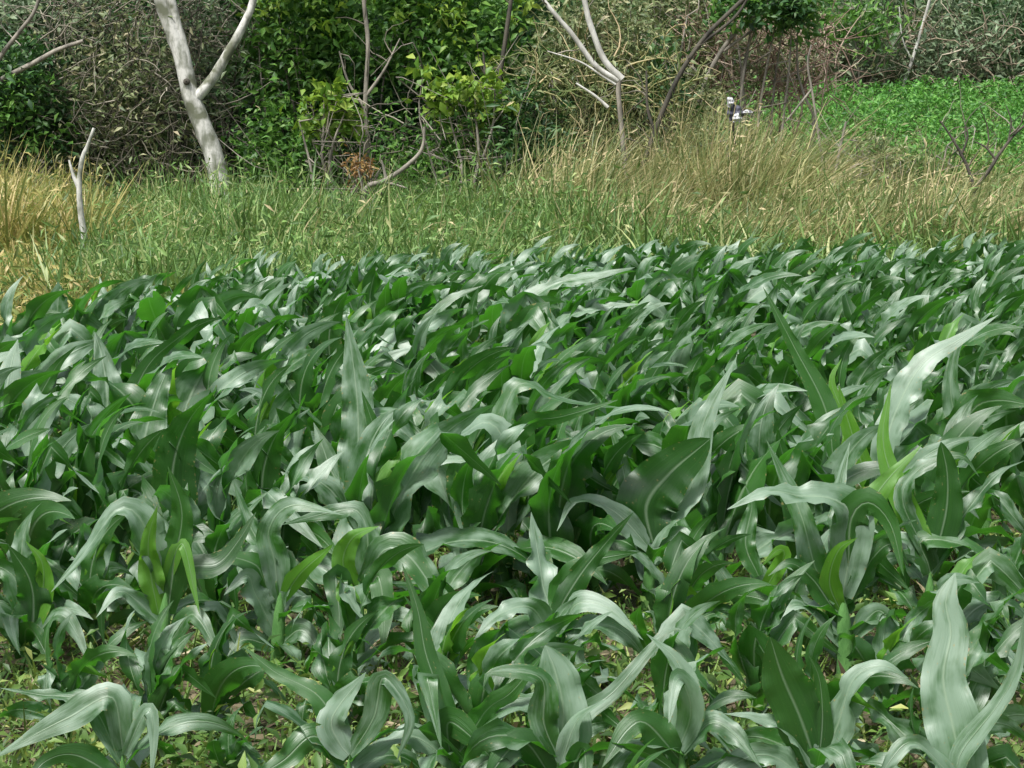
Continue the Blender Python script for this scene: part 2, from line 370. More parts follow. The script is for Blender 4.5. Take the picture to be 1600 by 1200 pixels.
# ---- prototypes
def make_proto(seed):
    g = np.random.default_rng(seed); H = g.uniform(0.56, 0.66)
    parts = []
    V, Q, U = stem_shape(H); parts.append(('stem', mesh_np('stem', V, Q, U), M['stem']))
    for (V, Q, U, y) in plant_leaves(g, H):
        parts.append(('leaf', mesh_np('leaf', V, Q, U), M['corn_young'] if y else M['corn']))
    for _, me, mt in parts: me.materials.append(mt)
    return parts
PROTO = [make_proto(100 + k) for k in range(46)]
def put_plant(parts, loc, rz, sc, label, group):
    r = empty('maize_plant', loc); r.rotation_euler = (0, 0, rz); r.scale = (sc, sc, sc)
    for nme, me, mt in parts:
        o = bpy.data.objects.new(nme, me); COL.objects.link(o); o.parent = r
    return tag(r, label, 'maize plant', group)

# ---- plants traced from the photo:  base pixel, stem top pixel, leaves [(points root->tip), width px, sky0, sky1, lean m, young]
UP = np.array([0, 0, 1.0])
HERO_POS = []; HERO_PX = []
def hero(base, top, leaves, label, r_px=8, Y=None):
    HERO_PX.append(base[0])
    b = G(*base) if base[1] > 320 else P(*base, Y)
    Yb = b[1]; pxm = PX(Yb)
    root = empty('maize_plant', b); HERO_POS.append(b)
    tp = P(base[0] + (top[0] - base[0]) * .78, base[1] + (top[1] - base[1]) * .78, Yb)
    V, Q, U = tube([b + [0, 0, -0.02], b * .65 + tp * .35, b * .3 + tp * .7, tp], np.array([1.3, 1.15, .95, .12]) * r_px * pxm, 8, 9)
    link('stem', mesh_np('stem', V - b, Q, U), M['stem'], root)
    for idx, lf in enumerate(leaves):
        pts, wpx, s0, s1, lean, young = lf
        # start on the stem, a little below the first traced point
        q0 = np.array(pts[0], float)
        f = np.clip((base[1] - (q0[1] + 0.18 * wpx)) / (base[1] - top[1]), 0.04, 0.76)
        st = np.array(base) * (1 - f) + np.array(top) * f
        pl = [np.array(p, float) for p in pts]
        if np.hypot(*(st - q0)) > 14: pl = [st] + pl
        pl = np.array(pl); cum = np.concatenate([[0], np.cumsum(np.hypot(*np.diff(pl, axis=0).T))]); cum /= cum[-1]
        if isinstance(lean, tuple): dy = np.interp(cum, np.linspace(0, 1, len(lean)), lean)
        else: dy = lean * cum ** 1.3
        C3 = np.array([P(p[0], p[1], Yb + d) for p, d in zip(pl, dy)])
        Cc = spline(C3, 26)
        Cc[:, 2] = np.maximum(Cc[:, 2], 0.02)
        t = np.linspace(0, 1, 26)[:, None]
        a = np.radians(s0 * (1 - t) + s1 * t + 22 * np.sin(t * 7 + idx * 2.1 + base[0]))
        toc = nrm(np.array([0, 0, CAM_H]) - Cc)
        N = np.cos(a) * toc + np.sin(a) * UP
        T = nrm(np.gradient(Cc, axis=0)); N = N - (N * T).sum(1, keepdims=True) * T
        N = nrm(N)
        for _ in range(3):
            N[1:-1] = nrm(N[:-2] + N[1:-1] * 2 + N[2:])
        if s0 < 0: N = -N
        V, Q, U = ribbon(Cc, N, wpx * pxm * 1.06, 26, 8, fold=0.28, ripple=0.17 * wpx * pxm, pinch=0.45 if (s0 >= 30 and idx % 2 == 0) else 0.0, seed=int(base[0]) * 7 + idx, blunt=1.2 if young == 2 else 0)
        link('leaf', mesh_np('leaf', V - b, Q, U), M['corn_young'] if young == 1 else M['corn'], root)
    gg = np.random.default_rng(int(base[0]) + 3); H = 0.5; pl0 = gg.uniform(0, 3)
    for k in range(5):
        L = gg.uniform(.26, .42); w = gg.uniform(.06, .10)
        Cc, Nn = auto_leaf(gg, 0.04 + 0.035 * k, pl0 + k * math.pi + gg.normal(0, .5), R(gg.uniform(25, 60)), L, w, gg.uniform(1.6, 3.2), 18, 6, gg.random() < .4)
        V, Q, U = ribbon(Cc, Nn, w, 18, 6, .35, .02, seed=k + int(base[0]))
        link('leaf', mesh_np('leaf', V, Q, U), M['corn'], root)
    tag(root, label, 'maize plant', 'maize plants of the field')
    return root
B, D = 50, -25     # bright upper side / dark under side
hero((250, 1068), (262, 880), [
    ([(262, 960), (272, 880), (284, 800), (262, 728)], 62, -10, 20, -0.05, 0),
    ([(248, 960), (236, 900), (232, 845), (246, 790)], 44, 0, 10, -0.08, 1),
    ([(250, 880), (215, 805), (180, 800), (135, 860), (80, 925)], 62, 50, 40, -0.12, 0),
    ([(264, 950), (290, 890), (340, 880), (372, 845), (400, 800)], 50, -30, 40, 0.05, 0),
    ([(256, 980), (215, 940), (185, 925), (150, 965)], 38, 40, 20, -0.12, 0),
    ([(268, 1000), (300, 960), (330, 1000), (345, 1040)], 40, 50, 30, -0.15, 0),
    ([(262, 900), (285, 850), (305, 930), (312, 960)], 26, 0, 0, -0.08, 1),
], 'upright maize plant with pale green sheath and dark rolled centre leaf at lower left', 11)
hero((42, 1050), (45, 950), [
    ([(42, 1020), (52, 960), (46, 905), (12, 850)], 80, -20, 0, -0.06, 0),
    ([(46, 1000), (66, 930), (66, 880), (40, 845)], 44, 20, 40, -0.04, 1),
    ([(40, 1020), (10, 960), (-30, 960), (-70, 1010)], 55, 50, 30, -0.1, 0),
    ([(44, 1010), (90, 960), (120, 990), (140, 1040)], 40, 50, 20, -0.12, 0),
    ([(40, 960), (20, 900), (-30, 880), (-80, 900)], 60, 40, 40, 0.0, 0),
], 'maize plant cut by the left picture edge with a broad cupped bright green leaf', 9)
hero((432, 1050), (440, 885), [
    ([(432, 960), (412, 905), (395, 880), (340, 870), (300, 900)], 46, -20, 40, -0.08, 0),
    ([(436, 950), (430, 880), (420, 830), (455, 790), (540, 805)], 52, 10, 50, -0.05, 0),
    ([(440, 940), (470, 895), (510, 860), (520, 850)], 36, -20, 0, -0.05, 1),
    ([(430, 990), (400, 930), (385, 900), (350, 930)], 52, 40, 20, -0.1, 0),
    ([(440, 930), (445, 880), (415, 850), (395, 830), (365, 752)], 50, 40, 30, 0.1, 0),
    ([(436, 1010), (470, 985), (500, 1020), (515, 1060)], 42, 40, 20, -0.12, 0),
    ([(425, 1010), (380, 1000), (350, 1035), (330, 1075)], 46, 30, 10, -0.15, 0),
], 'maize plant with a V of small leaves between pale sheathed plant and lime leaf', 10)
hero((560, 1045), (562, 870), [
    ([(556, 925), (536, 880), (552, 840), (592, 822)], 46, 5, 20, -0.08, 1),
    ([(568, 920), (600, 860), (640, 870), (690, 930), (782, 985)], 62, 30, 50, -0.16, 0),
    ([(560, 930), (575, 850), (560, 800), (520, 800), (440, 820)], 46, 50, 40, 0.06, 0),
    ([(566, 950), (590, 900), (600, 960), (598, 1020)], 52, -10, -20, -0.14, 0),
    ([(552, 960), (525, 900), (530, 960), (528, 1010)], 50, -20, -20, -0.12, 0),
], 'maize plant holding up a curled lime yellow leaf among dark leaves, lower centre left', 9)
hero((720, 1290), (705, 1130), [
    ([(715, 1160), (690, 1090), (665, 1020), (652, 950), (628, 880)], 44, -10, 10, 0.05, 0),
    ([(710, 1180), (680, 1120), (668, 1060), (690, 1170)], 50, 30, 45, -0.12, 0),
    ([(722, 1170), (760, 1110), (800, 1080), (850, 1020)], 50, -30, -10, 0.0, 0),
    ([(715, 1200), (640, 1150), (560, 1190), (520, 1240)], 45, 40, 30, -0.1, 0),
    ([(705, 1190), (700, 1130), (735, 1150), (790, 1210)], 60, -40, -10, -0.12, 0),
], 'maize plant at bottom centre left with a narrow dark leaf standing tall and diagonal', 10)
hero((870, 1300), (872, 1160), [
    ([(876, 1190), (880, 1110), (868, 1050), (852, 1008)], 90, 15, 30, 0.04, 2),
    ([(870, 1180), (850, 1130), (845, 1060), (770, 1050), (755, 1075)], 55, 20, 50, -0.05, 0),
    ([(880, 1200), (910, 1120), (960, 1080), (1040, 990), (1075, 985)], 36, 0, 30, 0.1, 0),
    ([(875, 1200), (900, 1130), (935, 1100), (956, 1092)], 40, 50, 50, -0.05, 0),
    ([(865, 1220), (820, 1160), (780, 1190), (740, 1260)], 60, -10, -20, -0.15, 0),
    ([(880, 1240), (910, 1170), (915, 1220), (905, 1270)], 40, -20, -20, -0.12, 0),
], 'maize plant at bottom centre with a broad oval leaf facing the viewer', 10)
hero((868, 1095), (872, 950), [
    ([(872, 990), (815, 985), (782, 1040), (765, 1075)], 66, 45, 30, -0.1, 0),
    ([(872, 960), (885, 905), (930, 875), (1000, 862)], 46, -30, -15, 0.05, 0),
    ([(868, 970), (850, 920), (842, 870), (830, 800)], 66, 35, 40, 0.12, 0),
    ([(876, 1000), (900, 945), (950, 950), (1005, 1000)], 46, 55, 40, -0.1, 0),
    ([(862, 1000), (830, 950), (780, 960), (740, 1000)], 50, 30, 0, -0.14, 0),
    ([(870, 960), (905, 900), (945, 850), (990, 800)], 44, -20, -10, 0.0, 0),
    ([(872, 1010), (895, 980), (905, 1030), (935, 1080)], 34, 20, 0, -0.1, 0),
], 'maize plant whose two grey green leaves spread like wings from one stem, lower centre', 9)
hero((1322, 1062), (1315, 890), [
    ([(1330, 850), (1328, 800), (1295, 778), (1250, 775), (1200, 768), (1136, 796)], 84, 40, 62, -0.1, 0),
    ([(1325, 890), (1330, 810), (1358, 785), (1392, 820), (1412, 900)], 66, -40, -35, -0.1, 0),
    ([(1318, 930), (1332, 850), (1375, 765), (1440, 695)], 56, 0, 10, 0.08, 1),
    ([(1308, 940), (1275, 890), (1250, 800), (1198, 688)], 52, 20, 35, 0.1, 0),
    ([(1320, 900), (1310, 830), (1312, 760), (1328, 690)], 48, 30, 40, 0.12, 0),
    ([(1302, 950), (1270, 905), (1235, 880), (1200, 900)], 38, -10, 40, -0.06, 0),
    ([(1330, 930), (1365, 870), (1395, 850), (1420, 885)], 44, -35, -25, -0.05, 0),
    ([(1318, 1010), (1250, 945), (1210, 975), (1180, 985)], 34, 50, 50, -0.1, 0),
    ([(1330, 1000), (1370, 955), (1395, 980), (1410, 1020)], 40, 10, -10, -0.12, 0),
    ([(1316, 960), (1296, 910), (1310, 860), (1340, 840)], 40, -10, -10, -0.1, 1),
], 'large maize plant whose top leaf arches left over bare soil patches, right of centre', 12)
hero((1450, 1010), (1455, 860), [
    ([(1450, 880), (1440, 845), (1500, 850), (1560, 890), (1600, 940)], 62, 50, 40, -0.08, 0),
    ([(1445, 900), (1430, 850), (1400, 840), (1385, 850)], 36, 50, 30, -0.02, 0),
    ([(1458, 880), (1478, 800), (1480, 740), (1470, 690)], 52, -5, 10, -0.04, 2),
    ([(1450, 870), (1410, 780), (1440, 730), (1500, 712), (1530, 745)], 40, 50, 50, 0.0, 0),
    ([(1462, 880), (1510, 800), (1560, 740), (1612, 715)], 44, 50, 40, 0.05, 0),
    ([(1450, 860), (1405, 770), (1380, 690), (1392, 600)], 46, 10, 20, 0.1, 1),
], 'maize plant at the right with a long leaf sloping down to the picture edge', 9)
hero((1275, 1290), (1272, 1170), [
    ([(1272, 1185), (1250, 1120), (1222, 1055), (1203, 995)], 84, -15, 0, -0.06, 2),
    ([(1280, 1180), (1285, 1120), (1280, 1060), (1262, 1020)], 40, -30, -10, -0.03, 0),
    ([(1285, 1190), (1310, 1130), (1335, 1060), (1380, 1040), (1420, 1060)], 62, 40, 60, -0.02, 0),
    ([(1270, 1200), (1235, 1145), (1180, 1120), (1130, 1115)], 34, 50, 50, 0.0, 0),
    ([(1265, 1220), (1200, 1180), (1140, 1200), (1100, 1260)], 60, 50, 30, -0.12, 0),
], 'maize plant at bottom right with a smooth round tipped bright green leaf standing upright', 10)
hero((1490, 1350), (1500, 1210), [
    ([(1500, 1300), (1508, 1230), (1490, 1140), (1474, 1060), (1486, 990), (1478, 940), (1493, 895)], 88, 15, 45, 0.16, 2),
    ([(1500, 1180), (1560, 1100), (1590, 1040), (1600, 960)], 40, 30, 10, 0.0, 0),
    ([(1490, 1220), (1430, 1160), (1390, 1190), (1360, 1250)], 44, 40, 20, -0.1, 0),
], 'maize plant with one long pale ribbed leaf standing up, bottom right corner', 9)
hero((1075, 1300), (1060, 1130), [
    ([(1060, 1150), (1075, 1080), (1055, 1030), (1010, 990)], 50, 20, 35, 0.04, 0),
    ([(1062, 1170), (1080, 1110), (1060, 1060), (1045, 1130)], 54, 30, 20, -0.14, 0),
    ([(1056, 1180), (1010, 1130), (980, 1140), (940, 1200)], 60, -20, 10, -0.1, 0),
    ([(1066, 1180), (1110, 1130), (1150, 1150), (1190, 1200)], 52, 45, 40, -0.1, 0),
], 'maize plant at the bottom edge, between oval leaf plant and round tipped leaf plant', 9)
hero((545, 1310), (545, 1150), [
    ([(545, 1180), (530, 1160), (520, 1120), (572, 1050)], 64, 25, 40, 0.0, 0),
    ([(540, 1190), (490, 1150), (440, 1190), (370, 1230)], 52, -10, 20, -0.1, 0),
    ([(548, 1180), (585, 1120), (600, 1060), (640, 1120), (620, 1190)], 50, 30, 10, -0.1, 0),
    ([(542, 1170), (500, 1090), (430, 1050), (380, 1010)], 48, -10, 30, 0.05, 0),
], 'maize plant at the bottom edge left of centre with a folded green leaf', 9)
hero((195, 1290), (190, 1150), [
    ([(192, 1170), (175, 1090), (110, 1120), (60, 1145), (-20, 1190)], 62, 10, 55, -0.05, 0),
    ([(188, 1190), (140, 1100), (60, 1085), (0, 1075)], 46, 55, 50, 0.05, 0),
    ([(195, 1180), (230, 1110), (240, 1150), (236, 1220)], 30, 20, 20, -0.08, 0),
    ([(190, 1220), (120, 1180), (70, 1190), (40, 1230)], 50, -20, 10, -0.1, 0),
], 'maize plant at bottom left with silvery leaf streaming to the left picture edge', 9)
hero((1190, 1010), (1185, 880), [
    ([(1185, 900), (1165, 850), (1175, 790), (1165, 760)], 40, 10, 20, 0.05, 0),
    ([(1188, 990), (1160, 960), (1110, 960), (1070, 985)], 46, 50, 50, -0.08, 0),
    ([(1186, 980), (1192, 920), (1180, 880), (1176, 840)], 44, 20, 30, 0.08, 0),
    ([(1180, 970), (1130, 900), (1100, 850), (1085, 860)], 30, 0, 20, 0.0, 0),
    ([(1190, 930), (1225, 870), (1215, 860), (1190, 885)], 32, 0, 0, -0.08, 1),
], 'small maize plant beside bare soil below the arching pale leaf', 7)
# mid field traced plants
hero((550, 905), (552, 770), [
    ([(552, 800), (560, 720), (558, 620), (541, 490)], 76, 15, 30, 0.14, 0),
    ([(550, 790), (520, 740), (505, 700), (490, 660)], 50, 20, 30, 0.1, 0),
    ([(556, 800), (590, 750), (590, 690), (565, 610)], 46, -10, 0, -0.02, 0),
    ([(548, 810), (510, 760), (460, 745), (430, 790)], 48, 40, 30, -0.08, 0),
], 'maize plant with the tallest spear shaped upright leaf, left of the field centre', 8)
hero((790, 930), (795, 800), [
    ([(800, 830), (795, 790), (810, 750), (852, 705)], 64, -10, 0, -0.05, 1),
    ([(792, 810), (800, 700), (830, 660), (880, 650), (965, 625)], 48, -15, -5, -0.04, 0),
    ([(788, 800), (790, 700), (760, 660), (700, 690), (580, 722)], 66, 55, 60, -0.06, 0),
    ([(794, 800), (790, 720), (740, 715), (690, 720), (640, 755)], 44, 50, 50, -0.1, 0),
    ([(800, 820), (850, 740), (895, 700), (930, 790)], 50, 25, 35, -0.1, 0),
    ([(800, 790), (780, 690), (810, 600), (880, 625), (990, 640)], 48, 50, 60, 0.05, 0),
], 'maize plant with two silvery leaves sweeping left above a yellow green leaf, field centre', 9)
hero((1010, 960), (1020, 830), [
    ([(1020, 850), (1010, 790), (1045, 740), (1110, 685)], 96, -15, 5, -0.05, 2),
    ([(1022, 840), (1080, 760), (1100, 660), (1150, 560)], 60, 45, 45, 0.1, 0),
    ([(1018, 860), (960, 800), (900, 780), (870, 830)], 46, 30, 30, -0.1, 0),
    ([(1012, 850), (985, 780), (965, 700), (950, 660)], 36, 30, 40, 0.1, 0),
    ([(1022, 880), (1060, 840), (1090, 880), (1110, 930)], 44, 30, 20, -0.12, 0),
], 'maize plant with a very broad dark green folded leaf, right of the field centre', 9)
hero((1300, 850), (1305, 720), [
    ([(1304, 740), (1290, 640), (1240, 540), (1192, 448)], 42, -20, 0, 0.08, 0),
    ([(1306, 730), (1330, 680), (1300, 600), (1315, 560)], 32, 0, 10, 0.05, 1),
    ([(1300, 760), (1260, 700), (1200, 700), (1150, 740)], 44, 45, 40, -0.08, 0),
], 'maize plant with a long dark leaf blade slanting up left, right half of the field', 7)
hero((1375, 880), (1372, 750), [
    ([(1372, 770), (1385, 690), (1410, 620), (1445, 565), (1500, 530), (1560, 492)], 58, 25, 50, 0.14, 0),
    ([(1368, 780), (1345, 720), (1320, 640), (1310, 600)], 40, 0, 10, 0.0, 1),
    ([(1376, 790), (1420, 750), (1450, 720), (1430, 800)], 46, 20, 20, -0.1, 0),
], 'maize plant with a big grey green leaf and white midrib pointing up right', 8)
hero((1540, 850), (1540, 730), [
    ([(1540, 760), (1500, 700), (1520, 640), (1560, 625), (1620, 635)], 90, -25, 0, -0.05, 0),
    ([(1535, 760), (1505, 730), (1520, 670), (1545, 662)], 16, 40, 40, -0.1, 0),
    ([(1540, 740), (1490, 640), (1490, 560), (1520, 500)], 40, 0, 30, 0.05, 0),
], 'maize plant with a wide drooping dark green leaf near the right picture edge', 8)
hero((165, 780), (165, 670), [
    ([(165, 690), (168, 620), (160, 560), (148, 518)], 66, 20, 35, 0.14, 0),
    ([(162, 690), (130, 640), (90, 620), (60, 640)], 50, 40, 40, 0.0, 0),
    ([(168, 690), (205, 620), (240, 560), (310, 505)], 40, -20, 0, 0.0, 0),
], 'maize plant with a flat grey leaf with white midrib, upper left of the field', 7)
hero((245, 830), (245, 720), [
    ([(245, 740), (225, 700), (245, 620), (270, 560)], 72, 25, 40, 0.14, 0),
    ([(248, 740), (300, 690), (340, 680), (378, 672)], 34, 55, 55, 0.0, 0),
    ([(242, 750), (200, 690), (160, 700), (60, 700)], 44, 50, 40, 0.0, 0),
], 'maize plant with rippled grey leaf behind the upright pale sheathed plant', 7)
hero((15, 770), (12, 660), [
    ([(12, 680), (10, 620), (18, 570), (28, 530)], 62, 20, 35, 0.14, 0),
    ([(14, 690), (60, 620), (90, 570), (120, 540)], 34, -20, 0, 0.0, 0),
], 'maize plant with a broad pale leaf against the left picture edge, upper field', 7)
hero((845, 620), (843, 540), [
    ([(843, 560), (800, 500), (860, 448), (925, 432), (992, 418)], 44, 50, 50, 0.05, 0),
    ([(845, 560), (880, 500), (940, 480), (1000, 475)], 30, 45, 50, 0.0, 0),
], 'maize plant with a long grey leaf flung to the right, back centre of the field', 5)
hero((700, 610), (698, 530), [
    ([(698, 550), (735, 520), (738, 480), (748, 448)], 34, -20, -10, 0.0, 0),
    ([(696, 550), (660, 520), (700, 470), (755, 446)], 28, 20, 50, 0.05, 0),
], 'maize plant with an upright dark pointed leaf, back of the field left of centre', 5)

# ---- the rest of the field: rows across the picture
edge_px = np.array([[-400, 640], [-150, 610], [0, 640], [150, 570], [300, 508], [600, 472], [1100, 460], [1600, 454], [2000, 452]])
def in_field(p):
    d = p - np.array([0, 0, CAM_H])
    yc = d[1] * cp - d[2] * sp; zc = d[1] * sp + d[2] * cp
    px = 800 + F * d[0] / yc; py = 600 - F * zc / yc
    return px, py, py > np.interp(px, edge_px[:, 0], edge_px[:, 1])
cand = []
row = 0; yr = 4.05
g = np.random.default_rng(5)
while yr < 24:
    half = 0.267 * yr + 1.1
    x = -half + g.uniform(0, 0.3)
    while x < half:
        xx = x + g.normal(0, 0.05); yy = yr + 0.05 * (x) + g.normal(0, 0.07)
        p = np.array([xx, yy, 0.0]); px, py, ok = in_field(p)
        hd = min(np.hypot(xx - h[0], yy - h[1]) for h in HERO_POS)
        lim = 0.19
        if yy < 5.95 and g.random() < 0.15: lim = 9
        front = False         # this strip is all traced
        if ok and hd > lim and not front: cand.append((yy, xx, px, row))
        x += (0.27 if yr < 8 else 0.32) + g.uniform(-0.05, 0.07)
    yr += 0.44 if yr < 8 else 0.52; row += 1
inview = [c for c in cand if -150 < c[2] < 1750]
cand = inview
cand.sort(key=lambda c: c[0])
ORD = ['first', 'second', 'third', 'fourth', 'fifth', 'sixth', 'seventh', 'eighth', 'ninth', 'tenth', 'eleventh', 'twelfth', 'thirteenth', 'fourteenth', 'fifteenth']
N_IND = 300 - len(HERO_POS)
near, far = cand[:N_IND], cand[N_IND:]
ORD += ['sixteenth', 'seventeenth', 'eighteenth', 'nineteenth', 'twentieth']
ROWY = {}
for c in cand: ROWY.setdefault(c[3], []).append(c[0] - 0.05 * c[1])
ROWY = {k: sum(v) / len(v) for k, v in ROWY.items()}
def ROWOF(y): return min(ROWY, key=lambda k: abs(ROWY[k] - y))
every = [(c[0], c[1], c[2], c[3], False) for c in near] + [(h[1], h[0], px, ROWOF(h[1] - 0.05 * h[0]), True) for h, px in zip(HERO_POS, HERO_PX)]
byrow = {}
for c in every: byrow.setdefault(c[3], []).append(c)
rowkeys = sorted(byrow)
print('maize plants', len(every), 'far', len(far), 'rows', len(rowkeys))
for ri, rk in enumerate(rowkeys):
    R_ = sorted(byrow[rk], key=lambda c: c[1]); seen = [c for c in R_ if -20 < c[2] < 1620]
    for c in R_:
        yy, xx, px, _, is_hero = c
        if is_hero: continue
        k = int(g.integers(len(PROTO)))
        zone = 'left' if px < 530 else ('centre' if px < 1070 else 'right')
        size = 'small maize plant' if yy < 5.95 else 'leafy maize plant'
        if c not in seen: ll = f'{size} just outside the {"left" if px < 0 else "right"} picture edge'
        elif ri < 18:
            a = seen.index(c); b = len(seen) - 1 - a
            ll = f'{size}, {ORD[min(a, b)]} from the {"left" if a <= b else "right"} in the {ORD[ri]} row from the camera'
        else: ll = f'leafy maize plant, one of many alike crowded in the {zone} of the middle field'
        put_plant(PROTO[k], (xx, yy, 0.0), g.uniform(-0.6, 0.6), g.uniform(0.88, 1.14) * (0.45 if yy < 4.4 else 0.62 if yy < 5.0 else 0.74 if yy < 5.95 else 1.03), ll, 'maize plants of the field')
mb = MB(); mbs = MB()
FARLIB = []
for k in range(24):
    gg = np.random.default_rng(900 + k); FARLIB.append((0.58, [(V, Q, U, y) for V, Q, U, y in plant_leaves(gg, 0.56, 15, 4, 8)]))
for (yy, xx, px, _) in far:
    H, lv = FARLIB[int(g.integers(24))]; a = g.uniform(-0.6, 0.6); s = g.uniform(0.85, 1.15)
    rot = np.array([[math.cos(a), -math.sin(a), 0], [math.sin(a), math.cos(a), 0], [0, 0, 1]]) * s
    for (V, Q, U, _y) in lv: mb.add(V @ rot.T + [xx, yy, 0], Q, U)
    V, Q, U = stem_shape(H); mb.add(V @ rot.T + [xx, yy, 0], Q, U)
o = mb.build('far_maize', M['corn_far'])
tag(o, 'massed maize plants filling the far rows up to the tall grass', 'maize', kind='stuff')

# ------------------------------------------------------------ small leaves, blades and twigs in bulk
def leaf_cloud(cent, size, g, up=0.35, ratio=0.45, droop=0.25):
    """n loose leaves: each a folded diamond-ish blade of 2x2 quads"""
    n = len(cent); size = np.broadcast_to(size, (n,))
    d = nrm(g.normal(0, 1, (n, 3)) + [0, 0, 0.0]); d[:, 2] = d[:, 2] * 0.7 - 0.1; d = nrm(d)
    nn = nrm(g.normal(0, 1, (n, 3)) + np.array([0, -0.4, up * 3])); s = nrm(np.cross(d, nn)); nn = np.cross(s, d)
    L = size[:, None]; w = L * ratio * 0.5
    a = cent; b1 = cent + d * L * 0.45; e = cent + d * L * 0.97 - nn * L * droop
    V = np.stack([a - s * w * .15, b1 - s * w + nn * w * .3, e - s * w * .06,
                  a, b1 - nn * w * 0.1, e - nn * w * .05,
                  a + s * w * .15, b1 + s * w + nn * w * .3, e + s * w * .06], 1)
    q = np.array([[0, 3, 4, 1], [1, 4, 5, 2], [3, 6, 7, 4], [4, 7, 8, 5]])
    Q = (np.arange(n)[:, None, None] * 9 + q[None]).reshape(-1, 4)
    return V.reshape(-1, 3), Q
def blades(root, H, w, g, lean=(0.5, 0.0), spread=0.35, seg=4, droop=0.6):
    """grass blades: root (n,3), height H (n), width w (n)"""
    n = len(root)
    d0 = np.stack([g.normal(0, spread, n) + lean[0] * .3, g.normal(0, spread, n) + lean[1] * .3, np.ones(n)], -1); d0 = nrm(d0)
    tf = np.sin(root[:, 0] * 5.1 + root[:, 1] * 3.3) + np.sin(root[:, 0] * 11.7 - root[:, 1] * 7.1)   # tufts lean their own way
    d0[:, 0] += 0.16 * tf; d0[:, 1] += 0.2 * np.cos(root[:, 0] * 6.3 + root[:, 1] * 4); d0 = nrm(d0)
    az = g.uniform(0, 6.28, n)
    bend = np.stack([np.cos(az) * .45 + lean[0], np.sin(az) * .45 + lean[1], -np.full(n, droop)], -1) * (g.uniform(0.1, 1.0, n) ** 1.5 * 2.2)[:, None]
    s = nrm(np.stack([np.cos(az + 1.2), np.sin(az + 1.2) * .6, np.zeros(n)], -1))
    V = []
    for k in range(seg + 1):
        t = k / seg
        c = root + (d0 * t + bend * t * t * 0.55) * H[:, None]
        ww = w * (1 - t ** 1.6) * 0.5 + 0.0008
        V += [c - s * ww[:, None], c + s * ww[:, None]]
    V = np.stack(V, 1); m = 2 * (seg + 1)
    q = np.array([[2 * k, 2 * k + 1, 2 * k + 3, 2 * k + 2] for k in range(seg)])
    Q = (np.arange(n)[:, None, None] * m + q[None]).reshape(-1, 4)
    return V.reshape(-1, 3), Q
def twigs(mb, starts, dirs, L, r, g, seg=6, wig=0.35, gravity=0.0):
    for p, d, l, rr in zip(starts, dirs, L, r):
        pts = [p]; dd = nrm(np.array(d, float)); q = np.array(p, float)
        for k in range(seg):
            dd = nrm(dd + g.normal(0, wig, 3) + [0, 0, -gravity]); q = q + dd * l / seg; pts.append(q)
        V, Q, U = tube(pts, np.linspace(rr, rr * .3, seg + 1), 4)
        mb.add(V, Q, U)

# ------------------------------------------------------------ verge grass
def field_end(x):      # depth of the field's back edge at x
    best = []
    for px, py in [(p, np.interp(p, edge_px[:, 0], edge_px[:, 1])) for p in range(-400, 2001, 50)]:
        best.append(G(px, py)[:2])
    best = np.array(best); return np.interp(x, best[:, 0], best[:, 1])
FEX = np.linspace(-14, 14, 113); FEY = field_end(FEX)
def grass_patch(name, n, boxes, Hr, w, mat, label, lean, seed, spread=0.3, droop=0.6):
    g = np.random.default_rng(seed); pts = []; hs_ = []; spread = spread * 1.5
    for (p0, p1, Y0, Y1, dens, h0, h1) in boxes:
        k = int(n * dens); Yv = g.uniform(Y0, Y1, k); px = g.uniform(p0, p1, k) + g.normal(0, 45, k)
        xv = (px - 800) / F * Yv / cp
        # clumping
        cl = np.sin(xv * 2.3 + Yv) * np.sin(Yv * 1.9 - xv * .7) + g.normal(0, .5, k)
        keep = (Yv > np.interp(xv, FEX, FEY) + 0.15) & (cl > -0.9)
        xv, Yv, px = xv[keep], Yv[keep], px[keep]
        pts.append(np.stack([xv, Yv, terrain(xv, Yv)], -1))
        hs_.append(g.uniform(h0, h1, len(xv)) * (0.82 + 0.2 * np.sin(xv * 1.7 + Yv * .8) + 0.2 * np.sin(xv * 6.1 + Yv * 2.3)))
    root = np.concatenate(pts); H = np.concatenate(hs_) * 1.45
    V, Q = blades(root, H, g.uniform(w * .5, w * 2.0, len(H)), g, lean, spread, 4, droop)
    mb = MB(); mb.add(V, Q)
    k = g.integers(len(root), size=len(root) // 3)          # weedy leaves and bits of seed head tangled among the blades
    c = root[k] + np.stack([g.normal(0, .1, len(k)) + lean[0] * .3, g.normal(0, .1, len(k)), H[k] * g.uniform(.25, .9, len(k))], -1)
    V, Q = leaf_cloud(c, g.uniform(.05, .17, len(k)), g, .2, .22, .3); mb.add(V, Q)
    o = mb.build(name, mat)
    return tag(o, label, 'grass', kind='stuff')
grass_patch('green_grass', 1000, [(900, 1600, 24, 30, 6, .5, .95), (-100, 150, 12, 20.5, 4, .15, .3), (-100, 150, 21, 26, 3, .4, .7), (120, 900, 16, 24, 22, .3, .6), (100, 900, 22, 31, 26, .5, .95), (850, 1700, 21, 30, 14, .3, .75)], 1, 0.020, M['grass_green'],
            'tall green grass in a strip between maize field and shrubs', (0.15, 0), 21, 0.35)
grass_patch('golden_grass', 1000, [(-150, 150, 12, 20.6, 16, .18, .34), (-150, 130, 20.8, 28, 13, .6, 1.05)], 1, 0.02, M['grass_gold'],
            'golden yellow tall grass at the left end of the field', (0.15, 0), 22, 0.35)
